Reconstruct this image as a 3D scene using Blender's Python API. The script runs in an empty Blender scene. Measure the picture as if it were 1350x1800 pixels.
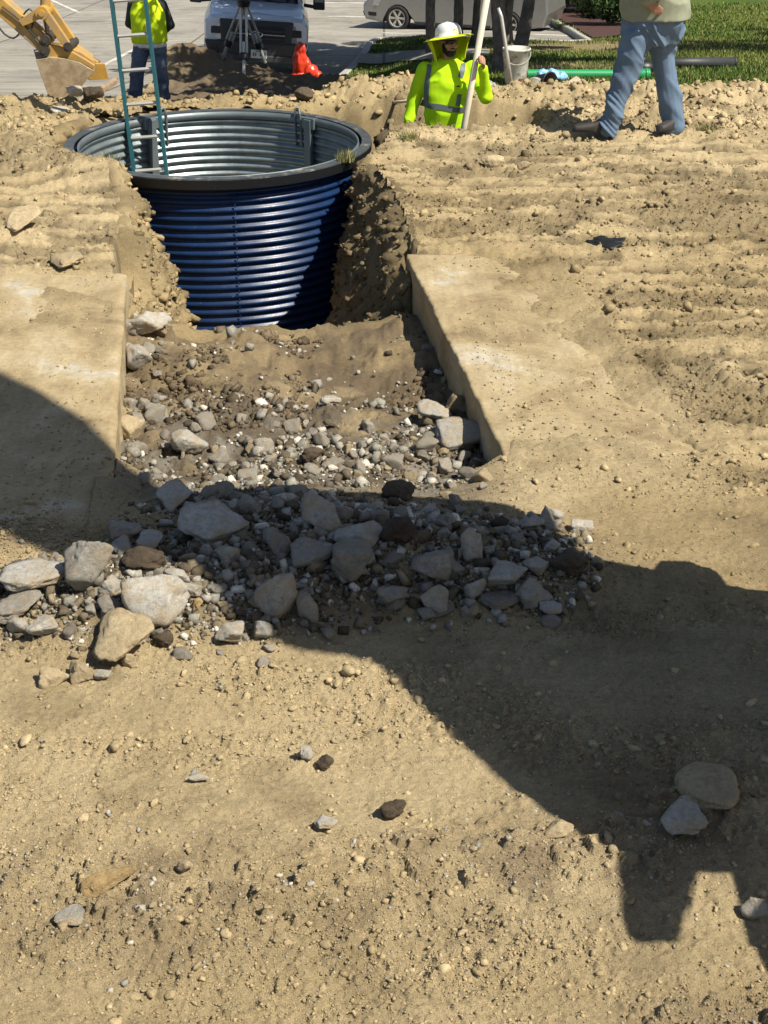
import bpy, bmesh, math, random
import numpy as np
from mathutils import Vector, Matrix
from mathutils.bvhtree import BVHTree

random.seed(7); RNG = np.random.default_rng(7)
R = math.radians
SC = bpy.context.scene
COL = SC.collection

# ------------------------------------------------------------------ camera, sky, sun, exposure
FPX = 2496.0; PITCH = R(27.6); CH = 3.05           # focal length in photo pixels, tilt, eye height
cam = bpy.data.cameras.new('camera'); camo = bpy.data.objects.new('camera', cam); COL.objects.link(camo)
camo.location = (0, 0, CH); camo.rotation_euler = (math.pi/2 - PITCH, 0, 0)
cam.sensor_fit = 'VERTICAL'; cam.sensor_height = 24.0; cam.lens = 12.0/(900.0/FPX)
cam.clip_start = 0.05; cam.clip_end = 600
SC.camera = camo

SUN_EL = R(53); SUN_BACK = R(32)                   # sun from the right, 27 degrees behind the camera's side
TS = Vector((math.cos(SUN_EL)*math.cos(SUN_BACK), -math.cos(SUN_EL)*math.sin(SUN_BACK), math.sin(SUN_EL)))
w = bpy.data.worlds.new('World'); SC.world = w; w.use_nodes = True
nt = w.node_tree; nt.nodes.clear()
sky = nt.nodes.new('ShaderNodeTexSky'); sky.sky_type = 'NISHITA'; sky.sun_disc = False
sky.sun_elevation = SUN_EL; sky.sun_rotation = math.atan2(TS.x, TS.y)
bg = nt.nodes.new('ShaderNodeBackground'); bg.inputs['Strength'].default_value = 0.06
wo = nt.nodes.new('ShaderNodeOutputWorld')
nt.links.new(sky.outputs[0], bg.inputs[0]); nt.links.new(bg.outputs[0], wo.inputs[0])
sl = bpy.data.lights.new('sun', 'SUN'); sl.energy = 4.6; sl.angle = R(0.55); sl.color = (1.0, 0.93, 0.80)
so = bpy.data.objects.new('sun', sl); COL.objects.link(so)
so.rotation_euler = (-TS).to_track_quat('-Z', 'Y').to_euler(); so.location = (8, -5, 9)
SC.view_settings.view_transform = 'Standard'; SC.view_settings.look = 'None'
SC.view_settings.exposure = 0.75; SC.view_settings.gamma = 1.0; SC.view_settings.use_curve_mapping = False

# ------------------------------------------------------------------ pixel -> place
CP, SP = math.cos(PITCH), math.sin(PITCH)
def ray(u, v):
    a = (u-675)/FPX; b = (900-v)/FPX
    return Vector((a, CP + b*SP, -SP + b*CP))
def P(u, v, d, dd=0.0):                             # pixel at depth d, then moved back by dd
    r = ray(u, v); t = d/r.y
    if dd: return Vector((r.x*t, d+dd, CH + r.z*t))
    return Vector((r.x*t, d, CH + r.z*t))
def Gz(u, v, z=0.0):
    r = ray(u, v); t = (z-CH)/r.z
    return Vector((r.x*t, r.y*t, z))
def pxm(d, z=0.0):                                   # photo pixels per metre there
    return FPX/(d*CP + (CH-z)*SP)

LD = [-50, 14.2, 17, 20.6, 24, 28.2, 33, 39.7, 60, 140, 400]
LZ = [0, 0, -.46, -1.18, -1.65, -2.16, -2.55, -3.06, -4.3, -7.5, -18]
RD = [-50, 14.6, 15.6, 17, 19, 22, 24, 28, 34, 39.7, 60, 140, 400]
RZ = [0, 0, -.06, -.26, -.50, -.95, -1.24, -1.78, -2.46, -3.06, -4.3, -7.5, -18]
def sstep(a, b, x):
    t = np.clip((np.asarray(x, float)-a)/(b-a), 0, 1); return t*t*(3-2*t)
def zprof(x, y):
    x = np.asarray(x, float); y = np.asarray(y, float)
    m = sstep(-0.3, 1.3, x - 0.04*(y-14)*0)
    return np.interp(y, LD, LZ)*(1-m) + np.interp(y, RD, RZ)*m
def hit(u, v):                                       # pixel -> place on the base terrain
    r = ray(u, v); ys = np.arange(2.0, 160, 0.02)
    x = r.x/r.y*ys; z = CH + r.z/r.y*ys
    zz = zprof(x, ys); k = np.argmax(z <= zz)
    return Vector((float(x[k]), float(ys[k]), float(zz[k])))

# ------------------------------------------------------------------ noise in numpy
def _h(ix, iy, iz, seed):
    h = (ix.astype(np.int64)*374761393 + iy.astype(np.int64)*668265263 + iz.astype(np.int64)*2147483647 + seed*1274126177) & 0xffffffff
    h = ((h ^ (h >> 13))*1274126177) & 0xffffffff
    h = ((h ^ (h >> 16))*2246822519) & 0xffffffff
    return (h ^ (h >> 15)) & 0xffffffff
def hr(ix, iy, iz, seed): return _h(ix, iy, iz, seed)/4294967295.0
def vnoise3(x, y, z, seed=0):
    ix, iy, iz = np.floor(x), np.floor(y), np.floor(z)
    fx, fy, fz = x-ix, y-iy, z-iz
    fx = fx*fx*(3-2*fx); fy = fy*fy*(3-2*fy); fz = fz*fz*(3-2*fz)
    out = 0
    for dx in (0, 1):
        for dy in (0, 1):
            for dz in (0, 1):
                out = out + hr(ix+dx, iy+dy, iz+dz, seed)*(fx if dx else 1-fx)*(fy if dy else 1-fy)*(fz if dz else 1-fz)
    return out*2-1
def vnoise2(x, y, seed=0):
    ix, iy = np.floor(x), np.floor(y); fx, fy = x-ix, y-iy
    fx = fx*fx*fx*(fx*(fx*6-15)+10); fy = fy*fy*fy*(fy*(fy*6-15)+10)
    z0 = np.zeros_like(ix); out = 0
    for dx in (0, 1):
        for dy in (0, 1):
            out = out + hr(ix+dx, iy+dy, z0, seed)*(fx if dx else 1-fx)*(fy if dy else 1-fy)
    return out*2-1
def fbm2(x, y, f, o=4, seed=0, g=0.5):
    a = 1; s = 0; t = 0
    c, sn = 0.8, 0.6
    for i in range(o):
        xr = (c*x - sn*y); yr = (sn*x + c*y); x, y = xr, yr
        s = s + a*vnoise2(x*f + 13.7*i, y*f + 5.1*i, seed+i); t += a; a *= g; f *= 2.03
    return s/t
def fbmA(x, y, f, o=4, seed=0, g=0.5):                # keeps its direction: streaks stay streaks
    a = 1; s = 0; t = 0
    for i in range(o):
        s = s + a*vnoise2(x*f + 13.7*i, y*f + 5.1*i, seed+i); t += a; a *= g; f *= 2.03
    return s/t
def fbm3(x, y, z, f, o=4, seed=0, g=0.5):
    a = 1; s = 0; t = 0
    for i in range(o):
        s = s + a*vnoise3(x*f + 3.1*i, y*f + 7.7*i, z*f + 1.3*i, seed+i); t += a; a *= g; f *= 2.03
    return s/t
def domes(x, y, cell, seed=0, prob=0.8, rmin=.25, rmax=.62):
    """height field of rounded clods, about one per cell, in units of cell"""
    X, Y = x/cell, y/cell
    X, Y = X + .34*vnoise2(X*1.9+7, Y*1.9, seed+50) + .16*vnoise2(X*4.3, Y*4.3+9, seed+51), Y + .34*vnoise2(X*1.9-5, Y*1.9+31, seed+52) + .16*vnoise2(X*4.3+17, Y*4.3, seed+53)
    ix, iy = np.floor(X), np.floor(Y); z0 = np.zeros_like(ix)
    best = np.zeros_like(X)
    for dx in (-1, 0, 1):
        for dy in (-1, 0, 1):
            cx, cy = ix+dx, iy+dy
            px = cx + hr(cx, cy, z0, seed); py = cy + hr(cx, cy, z0, seed+1)
            r = rmin + (rmax-rmin)*hr(cx, cy, z0, seed+2)**2
            r = np.where(hr(cx, cy, z0, seed+3) < prob, r, 0)
            d2 = (X-px)**2 + (Y-py)**2
            hgt = np.minimum(np.sqrt(np.maximum(r*r - d2, 0)), r*.74)
            best = np.maximum(best, hgt)
    return best*cell

# ------------------------------------------------------------------ object helpers
def mesh_np(name, V, F, mat=None, parent=None, smooth=False, col=None):
    """V (n,3), F (m,3) or (m,4)"""
    V = np.asarray(V, np.float32); F = np.asarray(F, np.int32)
    me = bpy.data.meshes.new(name); k = F.shape[1]; m = len(F)
    me.vertices.add(len(V)); me.vertices.foreach_set('co', V.ravel())
    me.loops.add(m*k); me.loops.foreach_set('vertex_index', F.ravel())
    me.polygons.add(m); me.polygons.foreach_set('loop_start', np.arange(0, m*k, k, dtype=np.int32))
    me.polygons.foreach_set('loop_total', np.full(m, k, np.int32))
    if smooth: me.polygons.foreach_set('use_smooth', np.ones(m, bool))
    me.update(calc_edges=True)
    if col is not None:
        a = me.color_attributes.new('tint', 'FLOAT_COLOR', 'POINT')
        c = np.ones((len(V), 4), np.float32); c[:, :3] = col; a.data.foreach_set('color', c.ravel())
    return link(name, me, mat, parent)
def link(name, me, mat=None, parent=None):
    o = bpy.data.objects.new(name, me); COL.objects.link(o)
    if mat is not None and not me.materials: me.materials.append(mat)
    if parent is not None:
        o.parent = parent; o.matrix_parent_inverse = Matrix.Identity(4)
        o.location = (0, 0, 0)
    return o
def bmo(name, bm, mat=None, parent=None, smooth=False):
    bmesh.ops.recalc_face_normals(bm, faces=bm.faces[:])
    me = bpy.data.meshes.new(name); bm.to_mesh(me); bm.free()
    if smooth:
        me.polygons.foreach_set('use_smooth', np.ones(len(me.polygons), bool))
    return link(name, me, mat, parent)
def tag(o, label=None, cat=None, group=None, kind=None):
    if label: o['label'] = label
    if cat: o['category'] = cat
    if group: o['group'] = group
    if kind: o['kind'] = kind
    return o
def thing(name, loc, label, cat, group=None, rz=0.0, rot=None):
    o = bpy.data.objects.new(name, None); COL.objects.link(o); o.empty_display_size = .1
    o.location = loc; o.rotation_euler = rot if rot else (0, 0, rz)
    return tag(o, label, cat, group)
def copy_tree(o, parent=None):
    c = o.copy(); COL.objects.link(c)
    if parent is not None: c.parent = parent
    for ch in [k for k in bpy.data.objects if k.parent == o]: copy_tree(ch, c)
    return c

def b_hull(bm, pts8, bev=0.0, seg=2):
    """box from 8 corners: bottom 4 (ccw) then top 4"""
    vs = [bm.verts.new(p) for p in pts8]
    fs = [bm.faces.new([vs[i] for i in q]) for q in ((3,2,1,0),(4,5,6,7),(0,1,5,4),(1,2,6,5),(2,3,7,6),(3,0,4,7))]
    if bev > 0:
        es = list({e for f in fs for e in f.edges})
        bmesh.ops.bevel(bm, geom=es, offset=bev, segments=seg, profile=.5, affect='EDGES', clamp_overlap=True)
def b_box(bm, c, s, bev=0.0, M=None):
    x, y, z = c; a, b, h = s[0]/2, s[1]/2, s[2]/2
    pts = [Vector((x+i*a, y+j*b, z+k*h)) for k in (-1, 1) for i, j in ((-1,-1),(1,-1),(1,1),(-1,1))]
    if M is not None: pts = [M @ p for p in pts]
    b_hull(bm, pts, bev)
def b_prism(bm, prof, d0, d1, bev=0.0, axis='y', shift=(0, 0, 0)):
    """profile of (a,b) points extruded between d0 and d1"""
    def mk(p, d, s):
        if axis == 'y': return Vector((p[0]+s[0], d, p[1]+s[2]))
        if axis == 'x': return Vector((d, p[0]+s[1], p[1]+s[2]))
        return Vector((p[0]+s[0], p[1]+s[1], d))
    A = [bm.verts.new(mk(p, d0, (0,0,0))) for p in prof]; B = [bm.verts.new(mk(p, d1, shift)) for p in prof]
    n = len(prof); fs = [bm.faces.new(A), bm.faces.new(B[::-1])]
    for i in range(n): fs.append(bm.faces.new((A[i], B[i], B[(i+1) % n], A[(i+1) % n])))
    if bev > 0:
        es = list({e for f in fs[:2] for e in f.edges})
        bmesh.ops.bevel(bm, geom=es, offset=bev, segments=2, profile=.5, affect='EDGES', clamp_overlap=True)
def b_tube(bm, pts, rad, n=10, cap=True):
    pts = [Vector(p) for p in pts]; rad = rad if hasattr(rad, '__len__') else [rad]*len(pts)
    rings = []; prev = None
    for i, p in enumerate(pts):
        t = (pts[min(i+1, len(pts)-1)] - pts[max(i-1, 0)]).normalized()
        if prev is None:
            a = t.cross(Vector((0, 0, 1)));
            if a.length < 1e-3: a = t.cross(Vector((1, 0, 0)))
        else: a = prev - t*prev.dot(t)
        a.normalize(); b = t.cross(a); prev = a
        rings.append([bm.verts.new(p + (a*math.cos(2*math.pi*k/n) + b*math.sin(2*math.pi*k/n))*rad[i]) for k in range(n)])
    for r0, r1 in zip(rings, rings[1:]):
        for k in range(n): bm.faces.new((r0[k], r0[(k+1) % n], r1[(k+1) % n], r1[k]))
    if cap: bm.faces.new(rings[0][::-1]); bm.faces.new(rings[-1])
def b_lathe(bm, prof, n=24, M=None, closed=True):
    """prof (r,z) revolved round z; closed profile loop if closed"""
    M = M or Matrix.Identity(4); rings = []
    for r, z in prof:
        rings.append([bm.verts.new(M @ Vector((r*math.cos(2*math.pi*k/n), r*math.sin(2*math.pi*k/n), z))) for k in range(n)])
    m = len(rings)
    for i in range(m if closed else m-1):
        r0, r1 = rings[i], rings[(i+1) % m]
        for k in range(n): bm.faces.new((r0[k], r0[(k+1) % n], r1[(k+1) % n], r1[k]))
def b_ell(bm, c, r, M=None, u=16, v=10):
    m = Matrix.Translation(Vector(c)) @ (M.to_4x4() if M is not None else Matrix.Identity(4)) @ Matrix.Diagonal((r[0], r[1], r[2], 1))
    bmesh.ops.create_uvsphere(bm, u_segments=u, v_segments=v, radius=1, matrix=m)
def simple(name, fn, mat, parent=None, smooth=False):
    bm = bmesh.new(); fn(bm); return bmo(name, bm, mat, parent, smooth)

# ------------------------------------------------------------------ materials
def nodes(name):
    m = bpy.data.materials.new(name); m.use_nodes = True; t = m.node_tree; t.nodes.clear()
    o = t.nodes.new('ShaderNodeOutputMaterial'); b = t.nodes.new('ShaderNodeBsdfPrincipled')
    t.links.new(b.outputs[0], o.inputs[0]); return m, t, b
def nz(t, scale, detail=6, rough=.6, coord=None, dist=0.0):
    n = t.nodes.new('ShaderNodeTexNoise'); n.inputs['Scale'].default_value = scale
    n.inputs['Detail'].default_value = detail; n.inputs['Roughness'].default_value = rough; n.inputs['Distortion'].default_value = dist
    if coord: t.links.new(coord, n.inputs['Vector'])
    return n
def ramp(t, src, stops):
    r = t.nodes.new('ShaderNodeValToRGB'); e = r.color_ramp.elements
    while len(e) < len(stops): e.new(.5)
    for k, (p, c) in enumerate(stops): e[k].position = p; e[k].color = (*c, 1) if hasattr(c, '__len__') else (c, c, c, 1)
    t.links.new(src, r.inputs[0]); return r
def mixc(t, fac, a, b, mode='MIX'):
    m = t.nodes.new('ShaderNodeMix'); m.data_type = 'RGBA'; m.blend_type = mode
    for s, v in ((0, fac), (6, a), (7, b)):
        if hasattr(v, 'is_linked') or hasattr(v, 'links'): t.links.new(v, m.inputs[s])
        elif s == 0: m.inputs[0].default_value = v
        else: m.inputs[s].default_value = (*v, 1)
    return m.outputs[2]
def bump(t, b, src, strength=.5, dist=.02, prev=None):
    n = t.nodes.new('ShaderNodeBump'); n.inputs['Strength'].default_value = strength; n.inputs['Distance'].default_value = dist
    t.links.new(src, n.inputs['Height'])
    if prev is not None: t.links.new(prev.outputs[0], n.inputs['Normal'])
    t.links.new(n.outputs[0], b.inputs['Normal']); return n
def coord(t, which='Object'):
    return t.nodes.new('ShaderNodeTexCoord').outputs[which]
def mat(name, c, rough=.6, metal=0.0, var=.15, vscale=6.0, bmp=0.0, bscale=60, dirt=None, dirtamt=.4, dscale=3.0, coat=0.0, spec=.5, wc='Object'):
    m, t, b = nodes(name); co = coord(t, wc)
    n = nz(t, vscale, 6, .65, co)
    r = ramp(t, n.outputs['Fac'], [(.3, tuple(x*(1-var) for x in c)), (.7, tuple(min(1, x*(1+var)) for x in c))])
    out = r.outputs[0]
    if dirt is not None:
        n2 = nz(t, dscale, 8, .7, co)
        r2 = ramp(t, n2.outputs['Fac'], [(.62-dirtamt*.4, 0.0), (.72-dirtamt*.2, 1.0)])
        out = mixc(t, r2.outputs[0], out, dirt)
        rr = ramp(t, r2.outputs[0], [(0, rough), (1, .9)]); t.links.new(rr.outputs[0], b.inputs['Roughness'])
        if metal: 
            rm = ramp(t, r2.outputs[0], [(0, metal), (1, 0.0)]); t.links.new(rm.outputs[0], b.inputs['Metallic'])
    else:
        b.inputs['Roughness'].default_value = rough; b.inputs['Metallic'].default_value = metal
    t.links.new(out, b.inputs['Base Color'])
    b.inputs['Coat Weight'].default_value = coat; b.inputs['Specular IOR Level'].default_value = spec
    if bmp > 0: bump(t, b, nz(t, bscale, 8, .65, co).outputs['Fac'], bmp, .01)
    return m
def soil_mat(name, fine=220, mid=45, s1=.5, s2=1.0):
    """earth: colour comes from the 'tint' attribute of the mesh, broken up by grain"""
    m, t, b = nodes(name); co = coord(t)
    at = t.nodes.new('ShaderNodeAttribute'); at.attribute_name = 'tint'
    n1 = nz(t, mid, 10, .78, co); n2 = nz(t, fine, 6, .75, co); n3 = nz(t, 1.7, 6, .65, co)
    c1 = ramp(t, n1.outputs['Fac'], [(.25, .62), (.5, 1.0), (.75, 1.25)])
    c2 = ramp(t, n2.outputs['Fac'], [(.3, .62), (.5, 1.0), (.7, 1.28)])
    c3 = ramp(t, n3.outputs['Fac'], [(.3, (.86, .84, .80)), (.7, (1.1, 1.1, 1.1))])
    o = mixc(t, 1.0, at.outputs['Color'], c1.outputs[0], 'MULTIPLY')
    o = mixc(t, 1.0, o, c2.outputs[0], 'MULTIPLY'); o = mixc(t, 1.0, o, c3.outputs[0], 'MULTIPLY')
    t.links.new(o, b.inputs['Base Color']); b.inputs['Roughness'].default_value = .95; b.inputs['Specular IOR Level'].default_value = .15
    p = bump(t, b, n1.outputs['Fac'], s1, .04); bump(t, b, n2.outputs['Fac'], s2, .010, p)
    return m
def rock_mat(name, c, dust=(.38,.29,.17), dustamt=.35, dark=(.12,.11,.10)):
    m, t, b = nodes(name); co = coord(t); oi = t.nodes.new('ShaderNodeObjectInfo')
    n1 = nz(t, 34, 10, .75, co); n2 = nz(t, 160, 6, .75, co); n3 = nz(t, 7, 8, .75, co)
    a = ramp(t, n1.outputs['Fac'], [(.28, tuple(x*.50 for x in c)), (.5, c), (.75, tuple(min(1, x*1.35) for x in c))])
    v = ramp(t, oi.outputs['Random'], [(0, .72), (1, 1.15)])
    o = mixc(t, 1.0, a.outputs[0], v.outputs[0], 'MULTIPLY')
    d = ramp(t, n3.outputs['Fac'], [(.60-dustamt*.35, 0.0), (.75-dustamt*.2, 1.0)])
    o = mixc(t, d.outputs[0], o, dust)
    sp = ramp(t, n2.outputs['Fac'], [(.27, .55), (.42, 1.0), (.7, 1.12)])
    o = mixc(t, 1.0, o, sp.outputs[0], 'MULTIPLY')
    t.links.new(o, b.inputs['Base Color']); b.inputs['Roughness'].default_value = .92; b.inputs['Specular IOR Level'].default_value = .2
    p = bump(t, b, n1.outputs['Fac'], .8, .022); bump(t, b, n2.outputs['Fac'], .8, .006, p)
    return m

TAN = np.array((.398, .308, .170)); LIGHT = np.array((.512, .410, .245)); DARK = np.array((.10, .082, .058)); GREY = np.array((.41, .388, .335))
BROWN = np.array((.205, .160, .092))
M_SOIL = soil_mat('soil'); M_CLOD = soil_mat('clod_soil', 160, 30, .4, .5)
M_CONC = rock_mat('broken_concrete', (.42, .408, .37), dustamt=.52)
M_CONC_DIRTY = rock_mat('dirty_concrete', (.30, .285, .25), dustamt=.45, dust=(.30, .22, .13))
M_ROCK_TAN = rock_mat('tan_stone', (.46, .37, .23), dustamt=.4)
M_ROCK_DARK = rock_mat('dark_clod', (.105, .08, .055), dust=(.16, .115, .07), dustamt=.3)
M_ROCK_ORANGE = rock_mat('orange_stone', (.38, .265, .125), dustamt=.4)
M_SKIN = mat('skin', (.36, .185, .125), .55, var=.12, vscale=25)
M_JEAN = mat('blue_denim', (.125, .18, .26), .9, var=.2, vscale=3.5, bmp=.15, bscale=240, spec=.1)
M_JEAN_DUSTY = mat('dusty_denim', (.10, .13, .19), .9, var=.3, vscale=10, bmp=.25, bscale=240, dirt=(.24, .23, .20), dirtamt=.3, dscale=2.2, spec=.1)
M_LIME = mat('lime_fabric', (.44, .74, .015), .8, var=.09, vscale=9, spec=.1)
M_LIME_VEST = mat('lime_vest', (.56, .76, .02), .8, var=.12, vscale=9, spec=.1)
M_BAND = mat('reflective_tape', (.10, .125, .14), .5, var=.1)
M_BOOT = mat('boot_leather', (.035, .03, .028), .7, var=.3, vscale=20, bmp=.2)
M_BLACK = mat('black_plastic', (.012, .012, .013), .45, var=.2)
M_RUBBER = mat('rubber', (.02, .02, .02), .8, var=.2)
M_WHITE = mat('white_plastic', (.75, .75, .73), .35, var=.05)
M_HAIR = mat('dark_hair', (.012, .009, .007), .7, var=.3, bmp=.6, bscale=150)
M_LENS = mat('dark_lens', (.01, .01, .012), .08, var=0)
M_KHAKI = mat('khaki_shirt', (.26, .275, .20), .9, var=.15, vscale=8, spec=.1)
M_DKSLEEVE = mat('dark_sleeve', (.03, .04, .045), .9, var=.2)
M_WSHIRT = mat('white_cotton', (.72, .70, .64), .9, var=.1)
M_YELLOW = mat('machine_yellow', (.47, .265, .045), .55, var=.18, vscale=7, dirt=(.30, .225, .13), dirtamt=.48, dscale=5)
M_BUCKETDIRT = mat('dirty_bucket_steel', (.30, .22, .13), .85, var=.3, vscale=9, bmp=.3, bscale=50, dirt=(.36, .29, .19), dirtamt=.4, dscale=9)
M_DSTEEL = mat('dark_steel', (.07, .06, .05), .6, .4, var=.3, vscale=12)
M_CHROME = mat('bright_rod', (.6, .6, .6), .2, 1.0, var=.05)
M_TEAL = mat('teal_fibreglass', (.016, .085, .10), .4, var=.1, vscale=12)
M_ALU = mat('aluminium', (.55, .54, .49), .45, .55, var=.1)
M_WOODPALE = mat('pale_wood', (.52, .44, .32), .8, var=.2, vscale=20, bmp=.2)
M_WOODBROWN = mat('weathered_wood', (.26, .19, .12), .9, var=.3, vscale=12, bmp=.3)
M_POLE = mat('cream_pole', (.62, .56, .43), .5, var=.12, vscale=8)
M_TRUCK = mat('white_car_paint', (.62, .66, .72), .25, var=.03, coat=.6)
M_SILVER = mat('silver_car_paint', (.30, .30, .29), .32, .55, var=.05, coat=.5)
M_GLASS = mat('dark_glass', (.012, .018, .022), .05, var=.1, coat=.2)
M_LAMP = mat('lamp_lens', (.42, .44, .46), .12, .3, var=.3, vscale=30, coat=.5)
M_PLATE = mat('plate_white', (.5, .52, .52), .5, var=.08)
M_INK = mat('plate_ink', (.06, .09, .10), .6, var=.1)
M_BUMPER = mat('charcoal_plastic', (.03, .032, .036), .55, var=.15)
M_ORANGE = mat('orange_plastic', (.62, .045, .015), .35, var=.15, vscale=12, spec=.5)
M_GREENPIPE = mat('green_pvc', (.02, .27, .095), .35, var=.08, vscale=5)
M_GREYLEG = mat('tripod_leg', (.34, .36, .35), .5, .3, var=.12)
M_TREADWOOD = mat('tripod_dark', (.10, .10, .09), .6, var=.15)
M_TAR = mat('tar', (.012, .012, .012), .45, var=.3, bmp=.4)
M_BLUEBAG = mat('blue_bag', (.22, .46, .72), .35, var=.45, vscale=14)
M_MULCH = mat('red_mulch', (.055, .02, .014), .95, var=.5, vscale=22, bmp=.8, bscale=30)
M_MULCH2 = mat('mulch_chips', (.15, .045, .03), .95, var=.4)
M_CARD = mat('brown_board', (.33, .21, .09), .85, var=.2)

# ------------------------------------------------------------------ the terrain
def xl(y): return -1.31 - 0.1406*(y-6.16)            # trench edge, left slab
def xr(y): return 0.60 - 0.1357*(y-6.48)             # trench edge, right slab
TC = np.array((-1.53, 13.27)); TR = 1.42              # tank centre, rim radius
def catmull(pts, step):
    pts = np.asarray(pts, float); n = len(pts); out = []
    for i in range(n):
        p0, p1, p2, p3 = pts[i-1], pts[i], pts[(i+1) % n], pts[(i+2) % n]
        k = max(2, int(np.linalg.norm((p2-p1)[:2])/step))
        for j in range(k):
            t = j/k
            out.append(.5*((2*p1) + (p2-p0)*t + (2*p0-5*p1+4*p2-p3)*t*t + (3*p1-p0-3*p2+p3)*t**3))
    return np.array(out)
PIT = catmull([(-1.74,9.25,.42),(-1.81,9.9,.58),(-1.93,10.6,.64),(-2.08,11.3,.60),(-2.26,11.8,.32),(-2.64,12.15,.04),(-3.04,12.8,0),
    (-3.12,13.4,0),(-2.97,14.05,0),(-2.4,14.62,0),(-1.53,14.84,0),(-.7,14.65,0),(-.1,14.1,0),(0.05,13.4,0),(-.10,12.7,.02),
    (-.20,12.4,.22),(.0,11.8,.62),(.12,11.1,.88),(.18,10.4,.90),(.20,9.8,.78),(.19,9.35,.5),(-.22,9.1,.08),(-.8,9.03,.04),(-1.34,9.1,.06)], .03)
def in_poly(x, y, poly):
    x = np.asarray(x); y = np.asarray(y); r = np.zeros(x.shape, bool); n = len(poly)
    for i in range(n):
        x0, y0 = poly[i-1][:2]; x1, y1 = poly[i][:2]
        if y0 == y1: continue
        c = ((y0 > y) != (y1 > y)) & (x < (x1-x0)*(y-y0)/(y1-y0) + x0); r ^= c
    return r
def in_pit(x, y):
    x = np.asarray(x, float); y = np.asarray(y, float); r = np.zeros(x.shape, bool)
    k = (x > -3.3) & (x < .4) & (y > 8.9) & (y < 15)
    r[k] = in_poly(x[k], y[k], PIT[::3]); return r
SX = [-9, -4.3, -3.9, -2.2, -1, -.5, .2, 1, 3, 5, 9]
SY = [15.3, 15.5, 25.3, 26.4, 26.4, 25.2, 18.5, 16.5, 16.2, 16.5, 17]
def slab_mask(x, y):
    L = (x < xl(y)) & (x > xl(y)-3.2) & (y > 4.9) & (y < 9.33)
    Rr = (x > xr(y)) & (x < xr(y)+1.02) & (y > 6.45) & (y < 9.85)
    return L, Rr
def G2(x, y, cx, cy, sx, sy, rot=0):
    c, s = math.cos(rot), math.sin(rot); a = ((x-cx)*c+(y-cy)*s)/sx; b = (-(x-cx)*s+(y-cy)*c)/sy
    return np.exp(-(a*a+b*b))
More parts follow.
